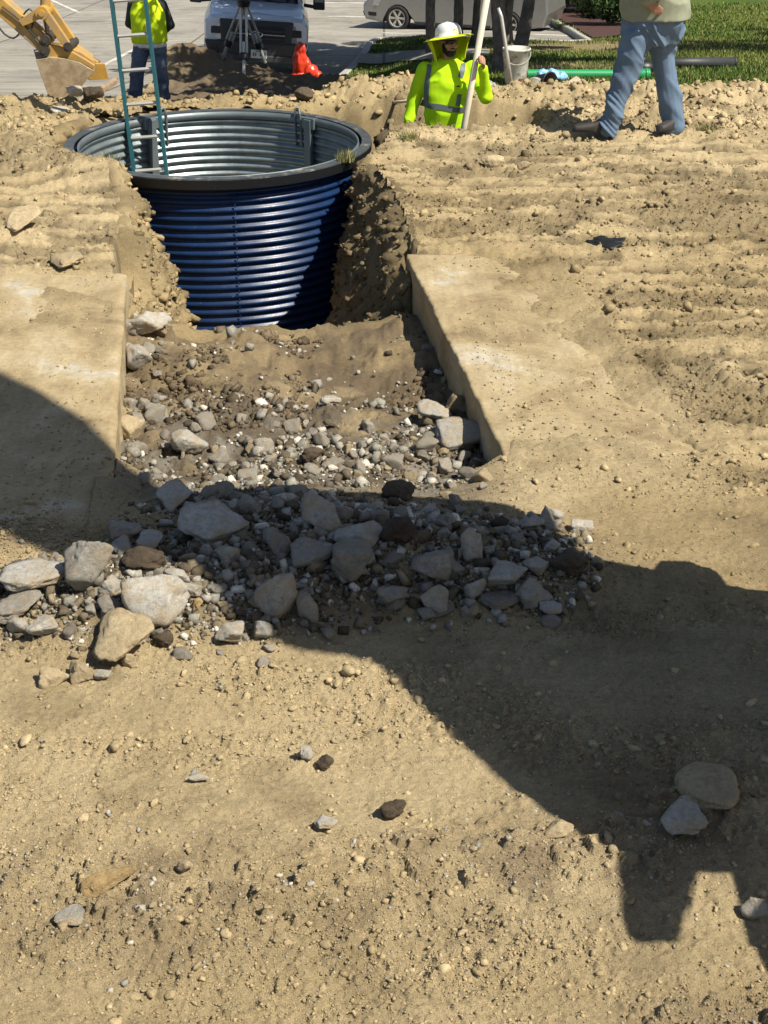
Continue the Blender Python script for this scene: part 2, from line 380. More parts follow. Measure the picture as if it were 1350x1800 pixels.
def H(x, y, detail=True):
    x = np.asarray(x, float); y = np.asarray(y, float)
    z = zprof(x, y)
    n1 = fbm2(x, y, .9, 4, 11); n2 = fbm2(x, y, 3.1, 4, 21)
    # ---- masks
    wl = .45*(1-sstep(6.35, 6.75, y))
    lat = sstep(-.10, -.05+wl, x-xl(y))*(1-sstep(.05-1.2*wl, .10, x-xr(y)))
    tr = lat*sstep(5.8, 7.0, y)*(1-sstep(9.9, 10.2, y))
    L, Rr = slab_mask(x, y)
    edgeR = np.interp(y, [5.2, 5.66, 6.8, 8.05, 9.36, 10.2], [1.75, 1.60, 1.58, 1.34, 1.27, .25])
    rough = np.where(y < 5.4, 0, sstep(-.05, .15, x-edgeR + .06*n2))
    rough = np.maximum(rough, sstep(9.25, 9.6, y + .25*n1)*(1-lat))
    near = 1-sstep(5.0, 6.6, y)
    band = np.exp(-((y-(3.38+.14*x+.10*n1))/.27)**2)*(1-sstep(.9, 1.4, x)) + .9*np.exp(-((y-(2.75+.25*(x-1)))/.16)**2)*sstep(.35, .8, x)
    heap = G2(x, y, -1.15, 4.98, .72, .26, -.05) + 1.15*G2(x, y, .05, 5.30, .80, .34, -.05) + .5*G2(x, y, -.6, 5.75, .45, .35)
    # ---- big shape
    z = z + .035*n1*(y < 30) - .29*tr
    z = z + .135*heap
    z = z + .10*tr*fbm2(x, y, 2.2, 3, 5)
    dt = np.hypot(x-TC[0], y-TC[1])
    z = z + (.19*np.exp(-((dt-1.78)/.34)**2)*(1-sstep(12.6, 13.6, y)))*np.where(x < TC[0], 1.0, .10)*(1-tr)
    z = z + .022*np.exp(-((x-edgeR)/.10)**2)*(y > 5.6)*(y < 9.3)*(.6+.6*n2)          # ridge along the rut
    wx = np.maximum(np.abs(x-.42)-1.02, 0); wy = np.maximum(np.abs(y-14.42)-.52, 0)
    wd = np.hypot(wx, wy) + .05*n2
    z = z - 1.0*(1-sstep(.0, .22, wd))*(y > 13.2)                                      # hole the worker stands in
    z = z + .30*G2(x, y, -.15, 15.75, .75, .38) + .16*G2(x, y, -3.9, 15.0, 1.6, .28) + .10*G2(x, y, 2.6, 15.6, 2.8, .35)
    z = z + .12*G2(x, y, -1.6, 15.3, 1.6, .3)
    mound = 1.9*G2(x, y, -3.35, 25.6, .8, .9) + .35*G2(x, y, -2.1, 25.4, 1.2, 1.3) + .22*G2(x, y, -1.0, 24.6, 1.0, 1.2) + .25*G2(x, y, -2.6, 21.5, .9, 1.5)
    z = z + .30*mound*(1+.5*fbm2(x, y, 1.6, 4, 77))
    dirtm = np.clip(2.2*G2(x, y, -1.9, 22.5, 1.6, 4.2), 0, 1)
    # ---- soil fades out under the paving and the lawn
    sb = np.interp(x, SX, SY) + .35*n1
    out = sstep(-.25, .45, y-sb); z = z + .012*(1-out) - .30*out
    # ---- thin earth over the slabs
    dl = np.minimum(np.minimum(xl(y)-x+.10, 9.40-y), y-5.2); 
    dr = np.minimum(np.minimum(np.minimum(x-xr(y)+.10, 9.85-y+.0), y-6.42), xr(y)+1.02-x)
    cov = np.where(L, dl, np.where(Rr, dr, 0))
    rim = np.where(L, np.minimum(9.45-y, (y-4.95)*.6), np.where(Rr, np.minimum(np.minimum(10.0-y, y-6.42), xr(y)+1.02-x), 0))
    wdt = np.where(L, .34, .50)*(1+1.2*n2 + .8*n1)
    bl = np.where(L | Rr, sstep(0, 1, np.maximum(rim, 0)/np.maximum(wdt, .06)), 0)
    zs = (z + .018*np.clip(.6+n2+n1, 0, 1.5))*(1-bl) + bl*(-.034 + .055*n1 + .036*n2)
    z = np.where((L | Rr) & (lat < .5), zs, z)
    z = np.where((L | Rr) & (lat >= .5) & (y > 6.35), np.minimum(z, -.12), z)
    onslab = (L | Rr)
    z = np.maximum(z, .016 + .022*n2 - np.where((np.abs(x-xl(y)-.02) < .13+.05*n1) & (y < 6.22+.1*n1) & (y > 4.6), 0, 9))
    # ---- clods, ruts, track prints
    groove_shade = 0*x; platem = 0*x
    if detail:
        soil = (1-out)
        a = fbmA(x*.6, y*2.0 + .2*x, 1.3, 4, 91); pt = sstep(-.15, .25, fbm2(x, y, .8, 3, 71) + .22)
        yw = y + .05*fbm2(x, y, 1.3, 3, 65) + .03*x; plate = sstep(-.06, .10, fbmA(x*.8, yw*6.6, 1.35, 3, 63) + .26*fbm2(x, y, 3.5, 4, 67))*sstep(-.5, -.1, fbm2(x, y, .7, 3, 68))
        platem = rough*(1-tr)*(y > 5.8)*plate*(1-sstep(12.6, 14.2, y))
        cl = sstep(-.25, .45, a)
        z = z + soil*near*(.40+1.0*cl)*.85*domes(x, y, .024, 3, .9) + soil*near*(.3+.9*cl)*.75*domes(x+3, y, .046, 6, .6)
        z = z + soil*near*(.15+1.3*band)*.75*domes(x, y, .075, 8, .5) + soil*near*(.010*fbm2(x, y, 5, 4, 18) + .012*fbmA(x*.6, y*6 + .6*x, 1.8, 3, 19))
        z = z + band*near*(.012*fbm2(x, y, 9, 4, 14) + .022)
        z = z + (1-near)*soil*(1-onslab*bl)*(.35+.65*rough)*(1-.50*platem)*(1.0*domes(x, y*1.3, .036, 31, .85) + .75*domes(x, y*1.5, .075, 35, .55) + .7*domes(x, y*1.3, .13, 41, .35)*(.3+.7*rough*sstep(-.3, .3, fbm2(x, y, 1.4, 3, 45))) + .012*fbm2(x, y, 9, 4, 32))
        far = sstep(12.6, 14.2, y)
        z = z + far*soil*.42*domes(x, y, .20, 51, .45)*(1-tr) + far*soil*.5*domes(x, y, .08, 53, .6) + far*soil*.09*fbm2(x, y, 4, 4, 52)
        wob = .30*fbm2(x, y, 1.1, 3, 61) + .10*n2
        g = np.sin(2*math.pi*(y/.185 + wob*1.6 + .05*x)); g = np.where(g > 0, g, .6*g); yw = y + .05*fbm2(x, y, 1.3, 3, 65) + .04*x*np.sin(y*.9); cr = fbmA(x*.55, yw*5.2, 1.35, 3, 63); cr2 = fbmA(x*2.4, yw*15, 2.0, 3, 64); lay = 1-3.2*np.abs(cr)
        tk = rough*(1-tr)*(y > 5.8)*(1-far); groove_shade = tk*np.clip(2.4*plate-1.3 + .5*cr2, -1, 1)
        z = z + rough*soil*(1-tr)*(y > 5.8)*(1-far)*(.026*plate + .020*cr2)
        z = z + rough*soil*.02*fbm2(x, y, 5, 4, 66)*(1-tr)
        z = z + tr*(.45*domes(x, y, .07, 81, .6)*sstep(8.6, 7.9, y) if False else .6*domes(x, y, .07, 81, .6)*(1-.7*sstep(7.7, 8.3, y)) + tr*.5*domes(x, y, .16, 82, .35)*(1-.6*sstep(7.7, 8.3, y)))
        z = z + tr*sstep(7.8, 8.3, y)*(.012*fbmA(x*8, y*.8, 2.5, 3, 83) + .03*fbm2(x, y, 3, 3, 84))
        z = z + .028*heap*fbm2(x, y, 7, 4, 99)
        z = z + .004*fbm2(x, y, 40, 3, 15)*soil
    return z, dict(n1=n1, n2=n2, tr=tr, rough=rough, heap=heap, mound=mound, near=near, band=band, out=out, onslab=onslab, lat=lat, groove_shade=groove_shade, plate=platem)
def soil_col(x, y, K):
    n3 = fbm2(x, y, .55, 4, 123); n4 = fbm2(x, y, 6.0, 4, 131)
    f = sstep(-.45, .5, n3)[:, None]
    c = TAN*(1-f) + LIGHT*f
    g = sstep(.05, .55, K['n2'] + .5*n4)[:, None]*(.36 + .30*K['rough'])[:, None]; c = c*(1-g) + BROWN*g
    b = (np.clip(K['band'], 0, 1)*.55*sstep(-.4, .4, n4))[:, None]; c = c*(1-b) + np.array((.22, .17, .115))*b
    gv = K['groove_shade'][:, None]; c = c*(1 + .12*np.clip(gv, 0, 1)) - c*.30*np.clip(-gv*1.2, 0, 1)  # pale crust against crumbly gaps, darkened further as painted groove shade
    sw = sstep(.05, .45, fbmA(x*.35, y*2.4 + .25*x, 1.5, 4, 141))[:, None]*K['near'][:, None]; c = c*(1-.45*sw) + LIGHT*1.06*.45*sw
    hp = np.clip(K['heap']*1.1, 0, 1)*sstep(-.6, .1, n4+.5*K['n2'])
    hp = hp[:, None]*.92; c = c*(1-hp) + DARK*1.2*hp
    t = np.maximum(K['tr'], K['lat']*sstep(5.7, 6.2, y)*(1-sstep(9.9, 10.2, y))); tb = (t*np.clip(.85 + .8*K['n2'] + .5*n4, 0, 1))[:, None]
    fl = np.where((y > 7.75)[:, None], np.array((.17, .13, .083)), np.array((.15, .12, .083)))
    c = c*(1-tb) + fl*tb
    stk = (t*sstep(7.7, 8.1, y)*sstep(.15, .5, fbmA(x*5, y*.7, 1.5, 4, 152) + .3*n4))[:, None]*.45; c = c*(1-stk) + TAN*.85*stk
    gr = (t*sstep(7.7, 7.2, y)*0 + t*(1-sstep(7.1, 7.7, y))*sstep(-.2, .3, n4))[:, None]*.6; c = c*(1-gr) + GREY*.75*gr
    md = (sstep(16.6, 17.6, y - .25*x*(x<0)*0)*sstep(-4.0, -3.4, x)*(1-sstep(-.3, .3, x)))[:, None]; c = c*(1-md) + np.array((.165, .128, .085))*md
    return c
# ---- ground sheet
vs_ = np.arange(2120, 188, -2.05); dd = np.array([Gz(675, float(v)).y for v in vs_])
dd = np.concatenate([[.6, 1.0, 1.3, 1.6], dd[dd > 1.75], np.arange(14.73, 18.5, .045), np.arange(18.5, 27.2, .09)])
ta = np.concatenate([np.linspace(-1.9, -1.02, 46)[:-1], np.linspace(-1.02, 1.02, 400), np.linspace(1.02, 1.9, 46)[1:]])
hw = .285*(dd*CP + CH*SP) + .12
Y, T_ = np.meshgrid(dd, ta, indexing='ij'); X = T_*hw[:, None]
nr, nc = X.shape
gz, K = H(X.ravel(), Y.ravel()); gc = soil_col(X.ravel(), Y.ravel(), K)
idx = np.arange(nr*nc).reshape(nr, nc)
Fq = np.stack([idx[:-1, :-1], idx[:-1, 1:], idx[1:, 1:], idx[1:, :-1]], -1).reshape(-1, 4)
fx = X.ravel()[Fq].mean(1); fy = Y.ravel()[Fq].mean(1)
# hole of the excavation: a little smaller than the lip of its walls
keep = ~in_pit(fx, fy)
outK = K['out'][Fq].min(1) < .995
V = np.stack([X.ravel(), Y.ravel(), gz], 1)
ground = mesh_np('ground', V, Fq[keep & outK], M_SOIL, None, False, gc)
tag(ground, kind='structure')

# ---- walls of the excavation
pp = PIT[:, :2]; nx = np.roll(pp, -1, 0) - np.roll(pp, 1, 0)
nrm = np.stack([nx[:, 1], -nx[:, 0]], 1); nrm /= np.linalg.norm(nrm, axis=1)[:, None]
cen = pp.mean(0)
if ((cen-pp)*nrm).sum(1).mean() < 0: nrm = -nrm
for _ in range(4): nrm = (np.roll(nrm, 1, 0) + nrm + np.roll(nrm, -1, 0)); nrm /= np.linalg.norm(nrm, axis=1)[:, None]
zt = H(pp[:, 0]-nrm[:, 0]*.05, pp[:, 1]-nrm[:, 1]*.05, False)[0] + .02
rows = [(-.17, -.06, 0), (-.09, .015, 0), (-.03, .02, 0), (.01, -.02, 0)]
tt = np.linspace(0.02, 1, 74)**1.05
WV = []; nP = len(pp)
for off, dz, _ in rows:
    q = pp + nrm*off; hz = H(q[:, 0], q[:, 1], False)[0]
    WV.append(np.stack([q[:, 0], q[:, 1], np.minimum(hz, zt+.05) + dz], 1))
for t in tt:
    q = pp + nrm*(.01 + PIT[:, 2]*t**.75)[:, None]
    WV.append(np.stack([q[:, 0], q[:, 1], zt - .02 + (-1.95-zt)*t], 1))
WV = np.array(WV); nR = len(WV); wv = WV.reshape(-1, 3)
wn = fbm3(wv[:, 0], wv[:, 1], wv[:, 2], 2.6, 3, 5); wn2 = fbm3(wv[:, 0], wv[:, 1], wv[:, 2], 9, 4, 9)
st = fbm2(wv[:, 0]*1.0+wv[:, 1], wv[:, 2]*.15, 14, 3, 3)                 # bucket-tooth scrapes run down the wall
k = np.repeat(np.clip((np.arange(nR)-1)/5, 0, 1), nP)
NN = np.tile(nrm, (nR, 1))
amp = (.12*wn + .11*wn2 + .03*st + .03*(1-2*np.abs(fbm3(wv[:, 0], wv[:, 1], wv[:, 2], 16, 3, 29))))*k
wv[:, :2] += NN*(amp)[:, None]; wv[:, 2] += .035*wn2
wi = np.arange(nR*nP).reshape(nR, nP)
Fw = np.stack([wi[:-1], np.roll(wi, -1, 1)[:-1], np.roll(wi, -1, 1)[1:], wi[1:]], -1).reshape(-1, 4)
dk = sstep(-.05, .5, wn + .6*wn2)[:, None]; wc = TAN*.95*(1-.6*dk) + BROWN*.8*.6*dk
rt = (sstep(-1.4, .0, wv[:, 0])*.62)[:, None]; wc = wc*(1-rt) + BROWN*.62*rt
tag(mesh_np('excavation_wall', wv, Fw, M_SOIL, ground, True, wc), 'crumbling cut earth sides of the hole round the tank')
bm = bmesh.new(); bm.faces.new([bm.verts.new((a, b, -1.93)) for a, b in pp[::6] - nrm[::6]*.1]); pf = bmo('excavation_floor', bm, M_BUCKETDIRT, ground)

# ------------------------------------------------------------------ cut concrete slabs
def slab_material():
    m, t, b = nodes('dusty_slab'); co = coord(t)
    n1 = nz(t, 1.5, 8, .65, co, .6); n2 = nz(t, 30, 8, .7, co); n3 = nz(t, 170, 5, .7, co)
    mp = t.nodes.new('ShaderNodeMapping'); mp.inputs['Scale'].default_value = (9, 1.2, 9); mp.inputs['Rotation'].default_value = (0, 0, .5)
    t.links.new(co, mp.inputs[0]); n4 = nz(t, 1.6, 6, .6, mp.outputs[0])
    d = ramp(t, n1.outputs['Fac'], [(.34, (.22, .165, .095)), (.47, (.335, .262, .150)), (.58, (.40, .325, .200)), (.69, (.46, .43, .365))])
    g = ramp(t, n2.outputs['Fac'], [(.25, .75), (.6, 1.05)]); s = ramp(t, n4.outputs['Fac'], [(.3, .86), (.7, 1.1)])
    o = mixc(t, 1.0, d.outputs[0], g.outputs[0], 'MULTIPLY'); o = mixc(t, 1.0, o, s.outputs[0], 'MULTIPLY')
    t.links.new(o, b.inputs['Base Color']); b.inputs['Roughness'].default_value = .92; b.inputs['Specular IOR Level'].default_value = .15
    p = bump(t, b, n2.outputs['Fac'], .5, .015); bump(t, b, n3.outputs['Fac'], .4, .006, p); return m
M_SLAB = slab_material()
def make_slab(name, x0f, x1f, y0, y1, th, label, edge):
    ys = np.linspace(y0, y1, 190); V = []; F = []
    ux = np.linspace(0, 1, 70)**(1.0)
    top = np.zeros((len(ys), len(ux), 3))
    for i, y in enumerate(ys):
        a, b_ = x0f(y), x1f(y); xs = a + (b_-a)*ux
        top[i, :, 0] = xs; top[i, :, 1] = y
    fx_, fy_ = top[..., 0].ravel(), top[..., 1].ravel()
    top[..., 2] = (.012*fbm2(fx_, fy_, 1.2, 3, 7) + .004*fbm2(fx_, fy_, 14, 4, 8)).reshape(top.shape[:2])
    j = 0 if edge == 'lo' else -1
    chip = np.maximum(fbm2(ys*1.0, ys*0+.3, 9, 4, 17), 0)*.032
    top[:, j, 0] += chip*(1 if edge == 'lo' else -1)*.5; top[:, j, 2] -= chip*.8 + .004
    n, mcol = top.shape[:2]; ti = np.arange(n*mcol).reshape(n, mcol)
    F += np.stack([ti[:-1, :-1], ti[:-1, 1:], ti[1:, 1:], ti[1:, :-1]], -1).reshape(-1, 4).tolist()
    V = top.reshape(-1, 3).tolist()
    loop = list(ti[0, :]) + list(ti[1:, -1]) + list(ti[-1, -2::-1]) + list(ti[-2:0:-1, 0])
    levels = [loop]; rows_ = 12
    for r in range(1, rows_+1):
        base = len(V)
        for q in loop:
            p = V[q]; f = .006*math.sin(p[1]*40+r) + .008*float(r < 2)
            V.append([p[0], p[1], p[2] - th*r/rows_])
        levels.append(list(range(base, base+len(loop))))
    for A, B in zip(levels, levels[1:]):
        m_ = len(A)
        for q in range(m_): F.append([A[q], B[q], B[(q+1) % m_], A[(q+1) % m_]])
    V = np.array(V); side = np.arange(len(V)) >= n*mcol
    nn = fbm3(V[:, 0], V[:, 1], V[:, 2], 7, 4, 3)
    V[side, 0] += nn[side]*.012
    o = mesh_np(name, V, F, M_SLAB, None, False); tag(o, label, 'concrete slab'); return o
make_slab('concrete_slab', lambda y: xl(y)-3.0, xl, 5.02, 9.36, .34, 'dusty concrete slab with a pale scraped streak, its cut edge lit by the sun', 'hi')
make_slab('concrete_slab', xr, lambda y: xr(y)+1.0 + .1*math.sin(y*3), 6.47, 9.78, .34, 'dusty concrete slab whose cut edge is in shade, beside the rutted earth', 'lo')

# ------------------------------------------------------------------ rocks and clods
def ico(sub):
    bm = bmesh.new(); bmesh.ops.create_icosphere(bm, subdivisions=sub, radius=1); bm.verts.ensure_lookup_table()
    v = np.array([x.co[:] for x in bm.verts]); f = np.array([[q.index for q in x.verts] for x in bm.faces]); bm.free(); return v, f
ICO = {s: ico(s) for s in (1, 2, 3, 4, 5)}
def rock_shape(seed, sub=3, planes=11, jag=.05, flat=None, roundness=0.0):
    rg = np.random.default_rng(seed); v, f = ICO[sub]
    n = rg.normal(size=(planes, 3)); n /= np.linalg.norm(n, axis=1)[:, None]; d = rg.uniform(.42, .95, planes)
    if flat: n = np.vstack([n*np.array((1, 1, .35)), [[.06, .03, 1], [.02, -.05, -1]]]); n /= np.linalg.norm(n, axis=1)[:, None]; d = np.append(d, [flat, flat])
    q = v @ n.T; q = np.where(q > .05, d/np.maximum(q, .05), 9)
    r = np.minimum(q.min(1), 1.25)
    if roundness: r = r*(1-roundness) + roundness*.85
    p = v*r[:, None]
    nn = fbm3(p[:, 0]+seed*1.7, p[:, 1], p[:, 2], 2.2, 4, seed % 97, .55)
    dirs = rg.normal(size=(34, 3)); dirs /= np.linalg.norm(dirs, axis=1)[:, None]; step = rg.uniform(-1, 1, 34)[np.argmax((v + .10*np.stack([fbm3(v[:, 0]+q, v[:, 1], v[:, 2], 4, 2, 3) for q in (0, 5, 9)], 1)) @ dirs.T, 1)]
    p = p + v*(step*jag*.7)[:, None]
    n6 = fbm3(p[:, 0]+seed*1.7, p[:, 1], p[:, 2], 7.0, 3, seed % 89, .6)
    p = p + v*(nn*jag*.8 + n6*jag*.7)[:, None]
    lo, hi = p.min(0), p.max(0); p = (p-(lo+hi)/2)/((hi-lo)/2)                  # unit half extents
    return p, f
def euler_m(rx, ry, rz):
    return np.array(Matrix.Rotation(rz, 3, 'Z') @ Matrix.Rotation(ry, 3, 'Y') @ Matrix.Rotation(rx, 3, 'X'))
def surf(x, y):
    z, _ = H(np.array([x]), np.array([y])); L, Rr = slab_mask(np.array([x]), np.array([y]))
    return max(float(z[0]), 0.0) if (L[0] or Rr[0]) else float(z[0])
def drop(u, v):                                       # where the pixel's ray meets the near ground
    r = ray(u, v); t0 = 3.0
    ys = np.arange(2.2, 16.5, .03); x = r.x/r.y*ys; z = CH + r.z/r.y*ys
    zz, _ = H(x, ys, False); L, Rr = slab_mask(x, ys); zz = np.where(L | Rr, np.maximum(zz, 0), zz)
    k = np.argmax(z <= zz); return float(x[k]), float(ys[k])
def hero(u, v, wpx, hpx, mtl, name, label, cat, flat=False, tilt=0.0, seed=None, sub=4, rz=0.0, group=None, lift=0.0, jag=.05, rnd=0.0):
    seed = seed if seed is not None else int(u*7+v*13)
    x, y = drop(u, v + hpx*(.22 if not flat else .05))
    zg = surf(x, y); s = pxm(y, zg); W = wpx/s; dep = math.atan2(CH-zg, y)
    if flat:
        D = max(.5*W, min(1.5*W, hpx/s/math.sin(dep)*.9)) if rz == 0 else .36*W; Hh = .20*W
    else:
        D = .8*W; Hh = (hpx/s - .42*D*math.sin(dep))/math.cos(dep); Hh = max(.40*W, min(1.5*W, Hh))
    p, f = rock_shape(seed, sub, 15 if not flat else 10, jag, .5 if flat else None, rnd)
    p = p*np.array((W, D, Hh))/2
    p = p @ euler_m(random.uniform(-.12, .12)+tilt, random.uniform(-.12, .12), 0).T
    zmin = p[:, 2].min(); p[:, 2] -= zmin
    o = mesh_np(name, p, f, mtl, None, False); o.rotation_euler = (0, 0, rz)
    o.location = (x, y, zg - .10*Hh + lift + (.016 if flat else 0)); tag(o, label, cat, group); return o
C, CD, T2, DK = M_CONC, M_CONC_DIRTY, M_ROCK_TAN, M_ROCK_DARK
FR, SO, ST = 'concrete_fragment', 'soil_clod', 'stone'
g = 'broken concrete fragments'
HEROES = [
 (65,1037,120,46,C,FR,'thin pale concrete plate lying over a dark block at the heap\'s edge',True,.15),
 (30,1072,90,44,CD,FR,'dark squared concrete block under the thin pale plate',False,0),
 (162,1022,88,104,CD,FR,'upright brown-stained concrete lump beside the thin pale plate',False,0),
 (136,993,60,36,C,FR,'whitish concrete chunk behind the upright brown-stained lump',False,0),
 (253,996,78,52,DK,SO,'dark crumbly earth lump behind the big round boulder of concrete',False,0),
 (278,1066,114,94,C,FR,'big rounded pale grey concrete boulder in the sunlit heap',False,0),
 (197,1042,46,40,C,FR,'small upright concrete chunk beside the big pale boulder',False,0),
 (313,1026,46,36,C,FR,'pale angular chunk touching the top of the big boulder',False,0),
 (338,1048,38,32,C,FR,'small pale chunk on the shaded side of the big boulder',False,0),
 (198,1078,50,34,CD,FR,'dull grey chunk at the foot of the big pale boulder',False,0),
 (222,1143,112,76,T2,FR,'large flat tan plate with dark pits lying before the boulder',True,.18),
 (405,1126,54,38,C,FR,'whitish concrete wedge lying alone in sun below the heap',False,0),
 (487,1056,80,92,C,FR,'large smooth-faced grey concrete slab piece standing on edge',False,.1),
 (465,1120,36,46,C,FR,'small pointed grey chunk standing before the smooth-faced slab piece',False,0),
 (400,988,48,48,C,FR,'grey tilted plate in shade above the big boulder',False,.2),
 (378,944,128,58,C,FR,'broad flat grey concrete slab piece lying in the shade',True,.2),
 (224,937,68,36,CD,FR,'grey layered chunk lying on the shaded left slab',False,0),
 (308,884,66,50,C,FR,'squared concrete block with a flat top at the slab\'s broken end',True,.25),
 (215,974,38,30,C,FR,'small flat grey flake between slab and heap',True,.2),
 (264,962,46,30,C,FR,'bright-tipped grey flake behind the dark earth lump',True,.2),
 (145,1184,48,42,T2,ST,'tan angular stone at the lower end of the heap',False,0),
 (95,1196,54,40,T2,ST,'tan and grey stone lowest in the heap',False,0),
 (35,1112,44,40,C,FR,'whitish crumbling chunk below the dark squared block',False,0),
 (80,1120,58,46,C,FR,'pale rubble chunk caked with earth below the upright lump',False,0),
 (289,1136,36,32,DK,SO,'small dark clod at the tip of the flat tan plate',False,0),
 (348,1078,24,26,M_ROCK_ORANGE,ST,'small orange-brown pebble beside the big boulder',False,0),
 (182,1189,30,24,C,FR,'small grey chip between two tan stones',False,0),
 (228,1172,26,34,T2,ST,'thin tan flake leaning by the flat tan plate',False,.3),
 (567,922,74,74,C,FR,'tall grey chunk highest in the shaded heap',False,0),
 (630,946,88,52,C,FR,'wide pale grey chunk beside the highest one',False,0),
 (549,993,78,38,CD,FR,'flat brownish-grey plate in the middle of the shaded heap',True,.25),
 (620,998,76,74,CD,FR,'brown-faced upright concrete chunk in the shaded heap',False,0),
 (495,968,42,58,CD,FR,'narrow standing chunk beside the broad flat slab piece',False,0),
 (541,1078,44,60,C,FR,'narrow grey chunk leaning on the smooth-faced slab piece',False,0),
 (757,1006,72,60,C,FR,'rounded grey chunk in the shaded heap beside the narrow tall one',False,0),
 (828,965,42,72,C,FR,'narrow tall grey chunk standing in the shaded heap',False,0),
 (762,1073,52,60,C,FR,'slanting grey plate at the lower edge of the shaded heap',False,.2),
 (888,1029,74,58,C,FR,'large wedge of grey concrete at the shaded heap\'s end',False,0),
 (938,1052,72,50,C,FR,'flat-topped grey chunk next to the large wedge',False,0),
 (877,1072,72,30,CD,FR,'long low brown-grey chunk below the large wedge',True,.1),
 (940,1008,48,34,C,FR,'bright grey chunk above the flat-topped one',False,0),
 (834,1043,40,46,C,FR,'narrow chunk tucked against the large wedge',False,0),
 (691,1061,56,42,CD,FR,'brownish chunk between the slanting plate and the brown-faced one',False,0),
 (967,1080,42,22,C,FR,'small pale flat stone outside the shaded heap',True,.1),
 (1021,931,42,32,C,FR,'sunlit grey chunk farthest out on the tan earth',False,0),
 (973,918,34,32,C,FR,'sunlit grey chunk, middle of three in a row',False,0),
 (933,922,56,30,C,FR,'wide sunlit grey chunk, nearest the heap of three in a row',False,0),
 (998,1004,70,56,DK,SO,'dark matted earth clod at the end of the shaded heap',False,0),
 (700,942,66,56,DK,SO,'dark crumbly clod beside the wide pale grey chunk',False,0),
 (970,964,32,26,C,FR,'small grey chunk on the sun line of the heap',False,0),
 (258,577,86,50,C,FR,'big grey rock wedged between the left slab and the earth wall',False,0),
 (245,637,48,52,C,FR,'grey rock at the foot of the left slab',False,0),
 (765,738,64,48,C,FR,'pale block with a flat top near the right slab',False,0),
 (808,781,88,42,C,FR,'leaning flat piece at the foot of the right slab',True,.35),
 (230,763,50,48,T2,FR,'tan-coated chunk against the left slab\'s cut edge',False,0),
 (333,794,70,52,C,FR,'pale angular chunk in the trench near the left slab\'s end',False,0),
 (580,707,44,22,C,FR,'small bright chunk alone on the dark trench floor',False,0),
 (457,783,44,30,C,FR,'pale chunk in the middle of the trench rubble',False,0),
 (550,813,40,34,DK,SO,'dark clod amid the pale trench rubble',False,0),
 (700,868,60,44,DK,SO,'dark brown clod at the sunlit mouth of the trench',False,0),
 (540,1337,24,30,C,FR,'small white chip alone on the near tan earth',False,0),
 (350,1374,38,16,C,FR,'thin pale flake lying flat on the near tan earth',True,0),
 (572,1345,32,28,DK,SO,'small dark wedge of earth beside the white chip',False,0),
 (195,1573,108,52,M_ROCK_ORANGE,ST,'long tan-orange stone lying slantwise in the gravelly band',True,.35),
 (326,1546,32,30,T2,ST,'round tan stone in the gravelly band',False,0),
 (127,1636,54,34,C,ST,'whitish flat stone below the long orange one',True,.2),
 (573,1459,44,24,C,FR,'flat grey-white chip in the gravelly band',True,.1),
 (690,1438,48,36,DK,SO,'dark weathered chip standing in the gravelly band',False,.3),
 (980,1462,56,34,T2,SO,'tan earth clod with a hollow under it near the shadow line',False,0),
 (1195,1461,80,58,C,FR,'grey flat concrete piece in the dark shadow',True,.25),
 (1240,1395,108,90,T2,SO,'big round flat cake of dried earth in the dark shadow',True,.05),
 (1320,1613,46,46,C,FR,'pale grey pointed chunk at the notch of the shadow',False,0),
 (118,470,60,26,T2,FR,'cracked tan plate at the far edge of the left slab',True,.1),
 (866,290,42,26,T2,SO,'brown earth clod on the levelled ground by the bank',False,0),
 (921,298,26,16,T2,SO,'small earth clod on the levelled ground by the bank',False,0),
 (45,408,60,26,T2,SO,'flat earth clod by the shadowed hollow on the left bank',True,.2),
]
for u, v, wp, hp, m_, nm, lb, fl, tl in HEROES:
    hero(u, v, wp, hp, m_, nm, lb, {'concrete_fragment': 'rubble', 'soil_clod': 'clod', 'stone': 'stone'}[nm], fl, tl,
         rz=(.62 if 'slantwise' in lb else 0.0), jag=.13 if m_ is DK else .07, rnd=.35 if nm == SO else 0.0)
